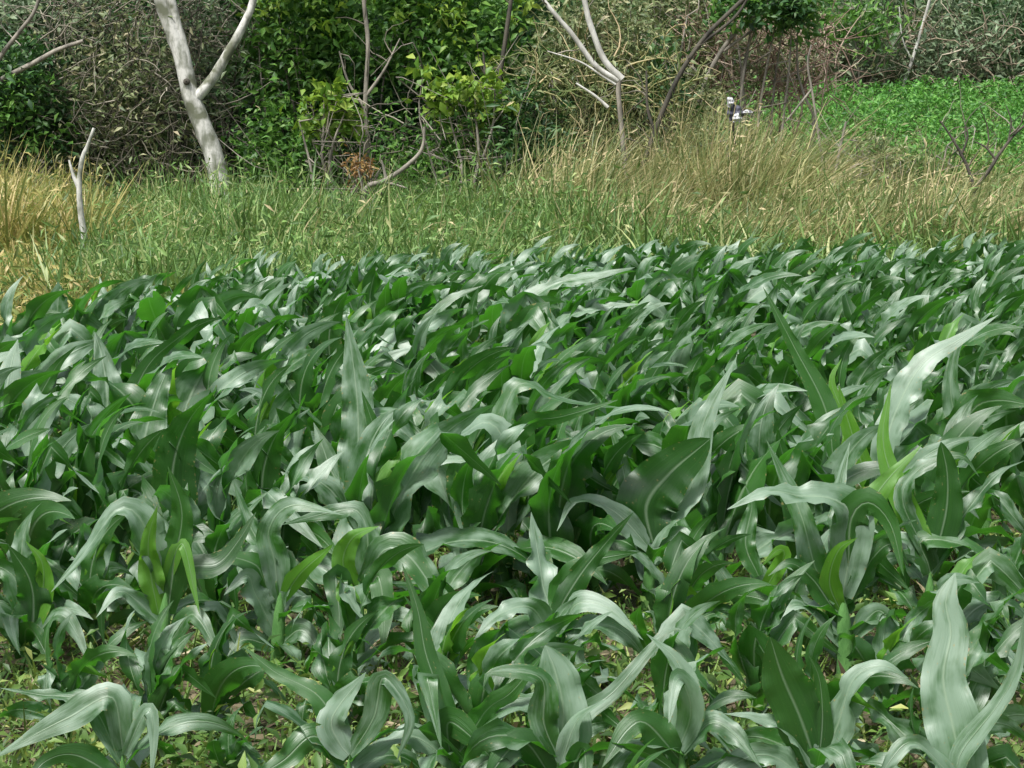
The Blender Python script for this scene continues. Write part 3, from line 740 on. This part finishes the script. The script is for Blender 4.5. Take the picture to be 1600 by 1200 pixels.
grass_patch('dry_grass', 1000, [(150, 900, 20, 29, 1, .5, .95), (860, 1200, 25.5, 29, 2.5, 1.1, 1.7), (840, 1180, 25, 30, 12, .7, 1.5), (940, 1700, 22.5, 28, 19, .35, .9), (1150, 1420, 27, 33, 8, .6, 1.2), (1380, 1700, 28, 34, 5, .5, 1.0)], 1, 0.02, M['grass_tan'],
            'straw coloured tall grass leaning right behind the maize on the right', (0.62, 0), 23, 0.28, 0.35)
grass_patch('short_grass', 1000, [(-200, 1800, 30, 46, 20, .15, .4)], 1, 0.03, M['grass_green'],
            'short green grass under the shrubs and at the foot of the slope', (0.2, 0), 24)

# ------------------------------------------------------------ weeds and litter between the maize rows
g = np.random.default_rng(31)
n = 46000; Yv = 4.2 + 9.5 * g.random(n) ** 1.3; xv = (g.uniform(-80, 1680, n) - 800) / F * Yv
cl = np.sin(xv * 3.1 + 1) * np.sin(Yv * 2.7 + xv) + 0.7 * np.sin(xv * 9 + Yv * 5) + g.normal(0, .5, n)
k = cl > -0.35
c = np.stack([xv[k], Yv[k], g.uniform(0.01, 0.13, k.sum())], -1)
V, Q = leaf_cloud(c, 0.014 + 0.055 * g.random(k.sum()) ** 2, g, 0.5, 0.36, 0.25)
mb = MB(); mb.add(V, Q)
n2 = 16000; Yv = 4.2 + 9 * g.random(n2) ** 1.2; xv = (g.uniform(-80, 1680, n2) - 800) / F * Yv
V, Q = blades(np.stack([xv, Yv, 0 * xv], -1), g.uniform(0.06, 0.17, n2), g.uniform(0.005, 0.012, n2), g, (0.1, 0), .6, 3, .7); mb.add(V, Q)
tag(mb.build('weeds', M['weed']), 'low yellow green weeds and grass sprouting between the maize stems', 'weeds', kind='stuff')
n = 5500; Yv = 4.2 + 8 * g.random(n) ** 1.2; xv = (g.uniform(-80, 1680, n) - 800) / F * Yv
c = np.stack([xv, Yv, g.uniform(0.004, 0.03, n)], -1)
V, Q = leaf_cloud(c, g.uniform(0.03, 0.11, n), g, 1.6, 0.24, 0.08); mb = MB(); mb.add(V, Q)
tag(mb.build('leaf_litter', M['litter']), 'dry straw and dead leaf litter lying on the soil', 'leaf litter', kind='stuff')

# ------------------------------------------------------------ shrubs and trees behind
def crown_points(g, blobs, per, clump=0.28, n_cl=None):
    """blobs (cx,cy,cz,rx,ry,rz); leaves gather in clumps spread through each blob"""
    out = []
    for (cx, cy, cz, rx, ry, rz) in blobs:
        k = int(per)
        ncl = n_cl or max(8, k // 45)
        d = nrm(g.normal(0, 1, (ncl, 3))) * (g.random((ncl, 1)) ** 0.45)
        cc = d * [rx, ry, rz] + [cx, cy, cz]
        idx = g.integers(ncl, size=k); sc = clump * g.uniform(0.5, 1.3, ncl)
        out.append(cc[idx] + g.normal(0, 1, (k, 3)) * sc[idx][:, None] * 0.6)
    return np.concatenate(out)
def shrub(kind, px, py_c, Y, w_px, h_px, mat, label, cat, n=2600, size=0.1, seed=0, group=None, ratio=0.45, stems=7, bark='bark_grey',
          extra=None, clump=0.3, depth=1.0, blobs=3):
    g = np.random.default_rng(seed * 13 + 5)
    k = PX(Y); c = P(px, py_c, Y); gz = float(terrain(c[0], Y)); base = np.array([c[0], Y, gz])
    rx, rz = w_px * k / 2, h_px * k / 2
    root = empty(kind, base)
    bl = []
    for i in range(blobs):
        a = (i + .5) / blobs * 2 - 1
        bl.append((c[0] + a * rx * .55, Y + g.uniform(-.3, .3) * depth, c[2] + g.uniform(-.15, .3) * rz, rx * .62, depth, rz * g.uniform(.75, 1.0)))
    pts = crown_points(g, bl, n / blobs, clump)
    pts = pts[pts[:, 2] > gz + 0.05]
    V, Q = leaf_cloud(pts, g.uniform(size * .6, size * 1.4, len(pts)), g, 0.35, ratio)
    mb = MB(); mb.add(V, Q); mb.build('foliage', M[mat], root, base)
    if extra:
        m2, n2, s2, zoff = extra
        bl2 = [(b[0], b[1] - depth * .75, b[2] + zoff * rz, b[3] * .95, depth * .35, b[5] * .55) for b in bl]
        p2 = crown_points(g, bl2, n2 / blobs, clump * .8)
        V, Q = leaf_cloud(p2, g.uniform(s2 * .6, s2 * 1.4, len(p2)), g, 0.5, ratio)
        mb = MB(); mb.add(V, Q); mb.build('young_foliage', M[m2], root, base)
    mb = MB()
    for i in range(stems):
        tgt = pts[g.integers(len(pts))]; p0 = base + [g.uniform(-.25, .25) * rx, g.uniform(-.1, .1), -0.05]
        mid = (p0 + tgt) / 2 + g.normal(0, .18, 3) * [rx, .5, .3]
        q = np.array([p0, (p0 + mid) / 2 + g.normal(0, .06, 3), mid, (mid + tgt) / 2 + g.normal(0, .08, 3), tgt])
        V, Q, U = tube(q, np.linspace(0.035, 0.008, 5) * g.uniform(.7, 1.4), 6, 12); mb.add(V, Q, U)
        for j in range(4):
            b0 = q[2 + j % 3]; V, Q, U = tube([b0, b0 + g.normal(0, .25, 3), b0 + g.normal(0, .45, 3) + [0, 0, .2]], [0.012, .008, .004], 5, 6); mb.add(V, Q, U)
    mb.build('branches', M[bark], root, base)
    return tag(root, label, cat, group)
def thicket(kind, px, py_c, Y, w_px, h_px, mat, label, cat, n=420, seed=0, L=(0.5, 1.3), r=(0.006, 0.016), leaves=None, depth=.8, group=None, wig=.35):
    g = np.random.default_rng(seed * 7 + 3); k = PX(Y); c = P(px, py_c, Y); base = np.array([c[0], Y, float(terrain(c[0], Y))])
    root = empty(kind, base)
    rx, rz = w_px * k / 2, h_px * k / 2
    st = c + g.uniform(-1, 1, (n, 3)) * [rx, depth, rz]; st[:, 2] = np.maximum(st[:, 2], base[2])
    di = g.normal(0, 1, (n, 3)) * [.8, .5, .8] + [0, 0, .35]
    mb = MB(); twigs(mb, st, di, g.uniform(*L, n), g.uniform(*r, n), g, wig=wig)
    # a few stems that reach the ground carry the tangle
    for i in range(6):
        p0 = base + [g.uniform(-.8, .8) * rx, g.uniform(-.3, .3), -.05]; p1 = c + g.uniform(-.7, .7, 3) * [rx, .3, rz]
        V, Q, U = tube([p0, (p0 + p1) / 2 + g.normal(0, .15, 3), p1], [.03, .02, .01], 6, 9); mb.add(V, Q, U)
    mb.build('twigs', M[mat], root, base)
    if leaves:
        m2, n2, s2 = leaves
        pts = c + g.normal(0, .55, (n2, 3)) * [rx, depth, rz]; pts = pts[pts[:, 2] > base[2] + .05]
        V, Q = leaf_cloud(pts, g.uniform(s2 * .6, s2 * 1.4, len(pts)), g, .3, .35)
        mb = MB(); mb.add(V, Q); mb.build('foliage', M[m2], root, base)
    return tag(root, label, cat, group)
def limbs(kind, Y, parts, mat, label, cat, seed=0, sides=9, group=None, foot=True, trunk_mat=None, fine=0):
    """parts: (name, [(px,py,dY)...], r0 px, r1 px); the first one starts at the ground"""
    k = PX(Y); p = parts[0][1][0]; b = P(p[0], p[1], Y + (p[2] if len(p) > 2 else 0))
    b = np.array([b[0], b[1], float(terrain(b[0], b[1]))])
    root = empty(kind, b)
    for i, (nm, pts, r0, r1) in enumerate(parts):
        q = np.array([P(a[0], a[1], Y + (a[2] if len(a) > 2 else 0)) for a in pts])
        if i == 0 and foot: q = np.vstack([b - [0, 0, .05], q[1:]]) if abs(q[0][2] - b[2]) < .3 else np.vstack([b - [0, 0, .05], q])
        V, Q, U = tube(q, np.linspace(r0, r1, len(q)) * k, sides, max(8, 5 * len(q)), 0.06, seed + i)
        link(nm, mesh_np(nm, V - b, Q, U), M[trunk_mat if (i == 0 and trunk_mat) else mat], root)
    if fine:
        gg = np.random.default_rng(seed + 900); mb = MB()
        for (nm, pts, r0, r1) in parts:
            q = spline(np.array([P(a[0], a[1], Y) for a in pts]), 24)
            for _ in range(fine):
                p = q[gg.integers(5, 24)]; d = nrm(gg.normal(0, 1, 3) * [1, .7, .6] + [0, 0, .9])
                twigs(mb, [p], [d], [gg.uniform(.3, .9)], [gg.uniform(.006, .014)], gg, 6, .25)
        mb.build('twigs', M['twig_grey'], root, b)
    tag(root, label, cat, group); return root, b

# pale forked tree on the left
t1, b1 = limbs('pale_tree', 28.5, [
    ('trunk', [(350, 372), (346, 320), (338, 258), (318, 200), (298, 150), (284, 90), (262, 30), (246, -20), (225, -120), (215, -230)], 17, 9),
    ('branch', [(296, 128), (288, 80), (272, 20), (262, -40), (270, -130), (290, -220)], 9, 4),
    ('branch', [(304, 156), (330, 126), (358, 80), (380, 40), (396, 0), (404, -60), (430, -150)], 9, 4)], 'bark_pale',
    'pale barked tree forking in a Y above the green grass', 'tree', 3, 12, fine=3)
g = np.random.default_rng(77)
q = crown_points(g, [(*(P(220, -330, 28.5)), 1.5, 1.5, 1.1), (*(P(430, -260, 28.5)), 1.0, 1.0, .9)], 1500, .3)
V, Q = leaf_cloud(q, g.uniform(.06, .13, len(q)), g); mb = MB(); mb.add(V, Q); mb.build('crown', M['fol_mid'], t1, b1)
# knot on the trunk
kq = P(294, 128, 28.5) + [0, -0.155, 0]
V, Q, U = tube([kq + [0, 0.04, 0], kq, kq + [0, -.006, 0]], [.05, .048, .012], 10); link('knot', mesh_np('knot', V - b1, Q, U), M['bark_dark'], t1)

limbs('dead_sapling', 20.5, [
    ('trunk', [(138, 430), (133, 380), (126, 330), (124, 290), (128, 250), (138, 225), (147, 200)], 6, 2.5),
    ('branch', [(124, 296), (115, 275), (108, 250)], 4, 1.5)], 'bark_pale', 'thin bone white dead sapling standing in the grass at the left', 'dead sapling', 9)
limbs('fallen_branch', 27, [
    ('limb', [(570, 300), (600, 283), (632, 262), (655, 240), (662, 222), (663, 198)], 5, 2),
    ('twig', [(597, 284), (615, 288), (636, 294)], 3, 1.2), ('twig', [(603, 280), (600, 265), (596, 250)], 3, 1.2)], 'bark_grey',
    'grey bent dead branch sticking up beside the rust coloured fern', 'dead branch', 12, foot=True)
limbs('broken_tree', 26.5, [
    ('trunk', [(985, 400), (980, 300), (972, 210), (966, 140), (970, 120)], 3.5, 4),
    ('limb', [(972, 124), (945, 95), (928, 55), (915, 10), (905, -60), (890, -150)], 5.5, 3.5),
    ('limb', [(966, 126), (930, 102), (895, 55), (865, 20), (840, -15), (800, -90)], 4.5, 3),
    ('limb', [(962, 132), (940, 118), (905, 96), (855, 80)], 2.4, 1),
    ('limb', [(950, 168), (930, 150), (900, 130)], 3, 1.5)], 'bark_white', 'white bare limbs of a broken tree spreading up in a V', 'tree', 20, trunk_mat='bark_grey', fine=2)
limbs('leaning_tree', 27.5, [
    ('trunk', [(985, 350), (1000, 280), (1020, 215), (1055, 130), (1100, 60), (1160, 0), (1230, -70)], 4.5, 3),
    ('branch', [(1045, 150), (1085, 80), (1150, 25), (1180, -30)], 3, 2),
    ('branch', [(1025, 210), (1012, 170), (1010, 110)], 3, 1.5)], 'bark_dark', 'thin dark tree leaning far to the right above the dry grass', 'tree', 30, fine=4)
limbs('grey_pole_tree', 30, [
    ('trunk', [(1060, 340), (1080, 200), (1110, 110), (1150, 50), (1195, 10), (1240, -40)], 4, 3),
    ('branch', [(1130, 80), (1165, 55), (1190, 35)], 3, 1.5)], 'bark_grey', 'slim pale grey stem running beside the thin dark leaning tree', 'tree', 33)
limbs('bare_sapling', 26.5, [
    ('trunk', [(1518, 340), (1522, 300), (1512, 262), (1500, 238)], 3.6, 2.4),
    ('branch', [(1502, 240), (1485, 212), (1468, 188)], 2.5, 1), ('branch', [(1502, 242), (1512, 215), (1508, 195)], 2, 1),
    ('branch', [(1520, 300), (1548, 262), (1562, 240), (1590, 205), (1620, 185)], 3.5, 1.5),
    ('branch', [(1556, 250), (1540, 230), (1524, 222)], 2, 1), ('branch', [(1575, 225), (1580, 190), (1572, 165)], 1.8, .8)], 'bark_dark',
    'dark leafless sapling forked before the bright green crop', 'sapling', 40, fine=2)
limbs('pale_stick', 27, [
    ('trunk', [(1300, 330), (1303, 290), (1310, 245), (1322, 190)], 3.5, 1.8),
    ('branch', [(1303, 290), (1330, 262), (1350, 255)], 2, 1)], 'bark_grey', 'thin pale stick upright in the dry grass left of the dark sapling', 'dead stick', 50)
limbs('thin_sapling', 28, [('trunk', [(1290, 300), (1280, 220), (1270, 150), (1262, 100), (1268, 70)], 2.5, 1.4), ('branch', [(1268, 140), (1240, 175), (1228, 190)], 2, 1)], 'bark_grey',
    'very thin grey sapling crossing the left end of the green crop', 'sapling', 52)
limbs('pale_trunk_tree', 47.2, [
    ('trunk', [(1405, 190), (1410, 140), (1425, 95), (1440, 45), (1455, -10), (1470, -80)], 3, 2), ('branch', [(1425, 95), (1410, 60), (1405, 10)], 1.4, .8)], 'bark_white',
    'pale slanting trunk behind the green crop on the slope', 'tree', 55)
limbs('slim_trunk_tree', 28.9, [
    ('trunk', [(590, 330), (577, 250), (571, 160), (575, 70), (568, 0), (560, -90)], 4, 3), ('branch', [(572, 150), (600, 110), (625, 60)], 3, 1), ('branch', [(571, 170), (545, 130), (530, 80)], 3, 1)], 'bark_grey',
    'slim grey trunk rising through the dark green thicket', 'tree', 58, fine=3)
limbs('crooked_tree', 29.0, [
    ('trunk', [(815, 380), (808, 300), (790, 220), (780, 140), (790, 60), (800, -20), (800, -100)], 4.5, 3), ('branch', [(800, 270), (830, 210), (835, 150)], 4, 1.5), ('branch', [(785, 170), (760, 120), (755, 80)], 4, 1.5)], 'bark_dark',
    'dark crooked tree at the right edge of the green thicket', 'tree', 61, fine=4)

# shrubs, left to right
shrub('shrub', 35, 190, 29.5, 170, 260, 'fol_dark', 'dark green shrub behind golden grass at the left edge', 'shrub', 3600, .13, 1, extra=('fol_mid', 500, .12, 0))
shrub('shrub', 60, 30, 31.5, 260, 240, 'fol_grey', 'grey green shrub with bare pale boughs in the top left corner', 'shrub', 3800, .13, 2)
limbs('bare_bough_tree', 28.5, [('trunk', [(-40, 380), (-60, 250), (-30, 150), (0, 126), (50, 100), (90, 78), (130, 64)], 6, 3), ('branch', [(-30, 150), (0, 90), (30, 50), (55, 15), (70, -40)], 4, 2.5)], 'bark_grey',
    'grey bare bough reaching in from the left edge before the shrubs', 'tree', 63)
thicket('twig_thicket', 195, 160, 29.8, 250, 330, 'twig_grey', 'tangled brown grey twiggy thicket left of the pale forked tree', 'thicket', 620, 1, leaves=('fol_olive', 4200, .12))
thicket('twig_thicket', 330, 110, 30.5, 150, 300, 'twig_grey', 'brown twig tangle directly behind the pale forked tree', 'thicket', 300, 2, leaves=('fol_grey', 2200, .12))
shrub('shrub', 180, 120, 32, 330, 380, 'fol_dark', 'dark shrub deep behind the brown twiggy thicket', 'shrub', 3800, .14, 3)
shrub('broadleaf_tree', 480, 60, 30.5, 260, 330, 'fol_mid', 'fresh green leafy tree just right of the pale forked tree', 'tree', 5200, .15, 4, extra=('fol_bright', 380, .15, .4))
shrub('broadleaf_tree', 700, 50, 30.5, 300, 320, 'fol_mid', 'bushy green tree at the top centre of the picture', 'tree', 5600, .15, 5, extra=('fol_bright', 420, .15, .3))
shrub('shrub', 600, 215, 31.0, 460, 280, 'fol_dark', 'very dark green understorey shrub below the leafy trees', 'shrub', 5200, .14, 6)
shrub('lime_sapling', 515, 185, 28.6, 130, 110, 'fol_bright', 'small sapling with lime green leaves left of the slim trunk', 'sapling', 330, .15, 7, clump=.2, depth=.4, stems=5, ratio=.6)
shrub('lime_sapling', 720, 165, 28.4, 190, 110, 'fol_bright', 'spreading sapling with lime green round leaves right of the slim trunk', 'sapling', 460, .15, 8, clump=.2, depth=.4, stems=6, ratio=.6)
shrub('shrub', 430, 240, 29.2, 160, 130, 'fol_mid', 'green low shrub at the right foot of the pale forked tree', 'shrub', 1300, .12, 9, depth=.6)
shrub('rusty_fern', 562, 272, 27.4, 46, 60, 'fol_rust', 'small rust orange fern at the foot of the thicket', 'fern', 220, .10, 10, clump=.12, depth=.25, stems=4, ratio=.3, blobs=2)
thicket('twig_thicket', 680, 260, 29.0, 360, 160, 'twig_grey', 'low brown twig tangle under the green trees behind the bent branch', 'thicket', 260, 3, leaves=('fol_mid', 3200, .12))
shrub('strap_leaf_shrub', 830, 240, 28.2, 150, 200, 'fol_dark', 'dark shrub with long narrow leaves by the crooked tree', 'shrub', 1500, .20, 11, ratio=.2, depth=.6)
shrub('shrub', 930, 90, 29.8, 260, 260, 'fol_olive', 'olive grey shrub behind the white broken limbs', 'shrub', 4200, .13, 12, ratio=.35)
thicket('twig_thicket', 950, 190, 28.8, 260, 220, 'grass_tan', 'straw coloured tangle of stalks below the white broken limbs', 'thicket', 520, 4, leaves=('fol_olive', 1100, .11))
shrub('shrub', 1040, 60, 31.5, 260, 300, 'fol_olive', 'olive brown shrub crossed by the thin dark leaning tree', 'shrub', 3800, .13, 13, ratio=.35)
shrub('dark_leaf_tree', 1030, 150, 29.0, 90, 130, 'fol_dark', 'small dark leaved shrub beside the leaning tree trunk', 'shrub', 600, .13, 21, depth=.4)
thicket('dry_brush', 1180, 95, 31.5, 240, 120, 'twig_pink', 'pinkish brown heap of dry brushwood left of the green crop', 'brushwood', 480, 5, L=(.4, 1.2), leaves=('fol_olive', 1500, .12), wig=.15)
shrub('shrub', 1085, 190, 30.2, 150, 170, 'fol_olive', 'olive low shrub under the dry brushwood', 'shrub', 2000, .12, 14, ratio=.3)
shrub('overhanging_tree', 1205, 0, 30, 230, 110, 'fol_mid', 'green tree crown hanging above the dry brushwood', 'tree', 1700, .14, 15, depth=.6, extra=('fol_dark', 500, .14, -.4))
for i, (px, pyc, Yb, w, h, mt, lb) in enumerate([
    (1260, 70, 48.5, 200, 170, 'fol_olive', 'olive shrub at the left end of the row behind the crop'),
    (1350, 40, 49.5, 200, 210, 'fol_grey', 'grey green shrub second from left behind the crop'),
    (1430, 70, 50.0, 180, 170, 'fol_olive', 'brownish olive shrub behind the pale slanting trunk'),
    (1510, 40, 49.0, 190, 210, 'fol_grey', 'tall grey green shrub behind the right part of the crop'),
    (1590, 60, 49.5, 180, 190, 'fol_dark', 'dark shrub in the top right corner behind the crop'),
    (1340, 20, 47.5, 110, 90, 'fol_mid', 'bright green sprig of leaves above the left part of the crop'),
    (1680, 50, 50.0, 200, 200, 'fol_grey', 'grey green shrub cut by the right picture edge')]):
    shrub('shrub', px, pyc + 22, Yb, w, h + 30, mt, lb, 'shrub', 2200 if w > 150 else 700, .22, 30 + i, 'shrubs behind the green crop', clump=.5, depth=1.3, ratio=.35)
thicket('twig_thicket', 1430, 95, 47.6, 380, 90, 'twig_brown', 'brown twigs along the top edge of the green crop', 'thicket', 200, 6, L=(.7, 1.8), r=(.012, .03), leaves=('fol_grey', 1800, .2))
shrub('shrub', 1120, 245, 27.6, 190, 110, 'fol_olive', 'low olive weeds bush in the dry grass below the snagged bag', 'shrub', 1100, .11, 16, ratio=.25, depth=.5)
shrub('shrub', 1370, 255, 28.5, 200, 90, 'fol_olive', 'low dry olive bush before the green crop', 'shrub', 1000, .11, 17, ratio=.25, depth=.5)
shrub('shrub', 1490, 270, 29.0, 220, 80, 'fol_mid', 'low green bush around the foot of the dark leafless sapling', 'shrub', 1000, .12, 18, ratio=.3, depth=.5)

# white and dark scraps snagged on a stick
sk, sb = limbs('snag_stick', 27.2, [('trunk', [(1160, 330), (1152, 260), (1146, 200), (1141, 150)], 2.6, 1.6)], 'bark_dark', 'thin dark stick holding the snagged white bag', 'dead stick', 70)
def rag(name, cx, cy, w, h, mat, parent, base, seed):
    g = np.random.default_rng(seed); k = PX(27.1); nU, nV = 9, 9
    u, v = np.meshgrid(np.linspace(-1, 1, nU), np.linspace(-1, 1, nV)); c = P(cx, cy, 27.05)
    ang = np.arctan2(v, u); edge = 1 + 0.15 * np.sin(ang * 3 + seed) + 0.1 * np.sin(ang * 5 + seed * 2)
    rr = np.maximum(np.abs(u), np.abs(v)); sc = np.where(rr > 0, rr / np.maximum(np.hypot(u, v), 1e-6), 1)
    V = np.stack([c[0] + u * sc * edge * w * k / 2, c[1] - 0.05 * (1 - rr ** 2) + 0.018 * np.sin(u * 6 + seed) + .015 * np.sin(v * 7), c[2] + v * sc * edge * h * k / 2], -1).reshape(-1, 3)
    i = np.arange(nV - 1)[:, None] * nU + np.arange(nU - 1)[None]; Q = np.stack([i, i + 1, i + nU + 1, i + nU], -1).reshape(-1, 4)
    back = V + [0, .02, 0]; Q2 = Q[:, ::-1] + len(V)
    V = np.vstack([V, back]); Q = np.vstack([Q, Q2]); link(name, mesh_np(name, V - base, Q), M[mat], parent)
bb = P(1150, 178, 27.05); br = empty('snagged_bag', bb)
rag('white_scrap', 1141, 160, 11, 17, 'bag', br, bb, 1); rag('dark_sheet', 1148, 175, 26, 26, 'bag_dark', br, bb, 2)
rag('white_scrap', 1151, 184, 15, 15, 'bag', br, bb, 3); rag('white_scrap', 1168, 175, 15, 8, 'bag', br, bb, 4)
tag(br, 'white and dark plastic scraps snagged in brush left of the green crop', 'plastic bag')
# move the scraps to the front of the dark sheet
for ch in br.children:
    if ch.name.startswith('white'): ch.location.y = -0.04

# green crop on the slope: bushy rows
g = np.random.default_rng(55); cs = []
for r_, Yr in enumerate(np.arange(33.5, 47.2, 1.0)):
    x = 2.4
    while x < 0.29 * Yr + 1:
        xx = x + g.normal(0, .08); yy = Yr + g.normal(0, .1) + 0.02 * x
        z = float(terrain(xx, yy)); hh = g.uniform(.75, 1.1); k = int(230 * hh)
        cc = nrm(g.normal(0, 1, (k, 3))) * (g.random((k, 1)) ** .4) * [.34, .34, .34 * hh] + [xx, yy, z + .34 * hh]
        cs.append(cc); x += .58 + g.uniform(-.08, .25)
c = np.concatenate(cs); V, Q = leaf_cloud(c, g.uniform(.06, .16, len(c)), g, .6, .4, .2)
mb = MB(); mb.add(V, Q); tag(mb.build('leafy_crop', M['crop']), 'bright green leafy crop in rows on the rising slope', 'crop', kind='stuff')

# far woods closing the view
g = np.random.default_rng(66); cs = []
for i in range(150):
    yy = g.uniform(56, 74); xx = g.uniform(-.42 * yy, .42 * yy); z = float(terrain(xx, yy)); h = g.uniform(6, 11)
    k = 330; cc = nrm(g.normal(0, 1, (k, 3))) * (g.random((k, 1)) ** .4) * [2.2, 2.2, h / 2] + [xx, yy, z + h / 2]; cs.append(cc)
for i in range(60):
    yy = g.uniform(34, 38); xx = g.uniform(-.32 * yy, 1.5); h = g.uniform(4.5, 7)
    k = 380; cc = nrm(g.normal(0, 1, (k, 3))) * (g.random((k, 1)) ** .4) * [1.1, .9, h / 2] + [xx, yy, h / 2]; cs.append(cc)
c = np.concatenate(cs); V, Q = leaf_cloud(c, g.uniform(.22, .5, len(c)), g, .35, .45)
mb = MB(); mb.add(V, Q); tag(mb.build('woods', M['fol_dark']), 'dense dark woods closing the view behind the shrubs', 'woods', kind='stuff')
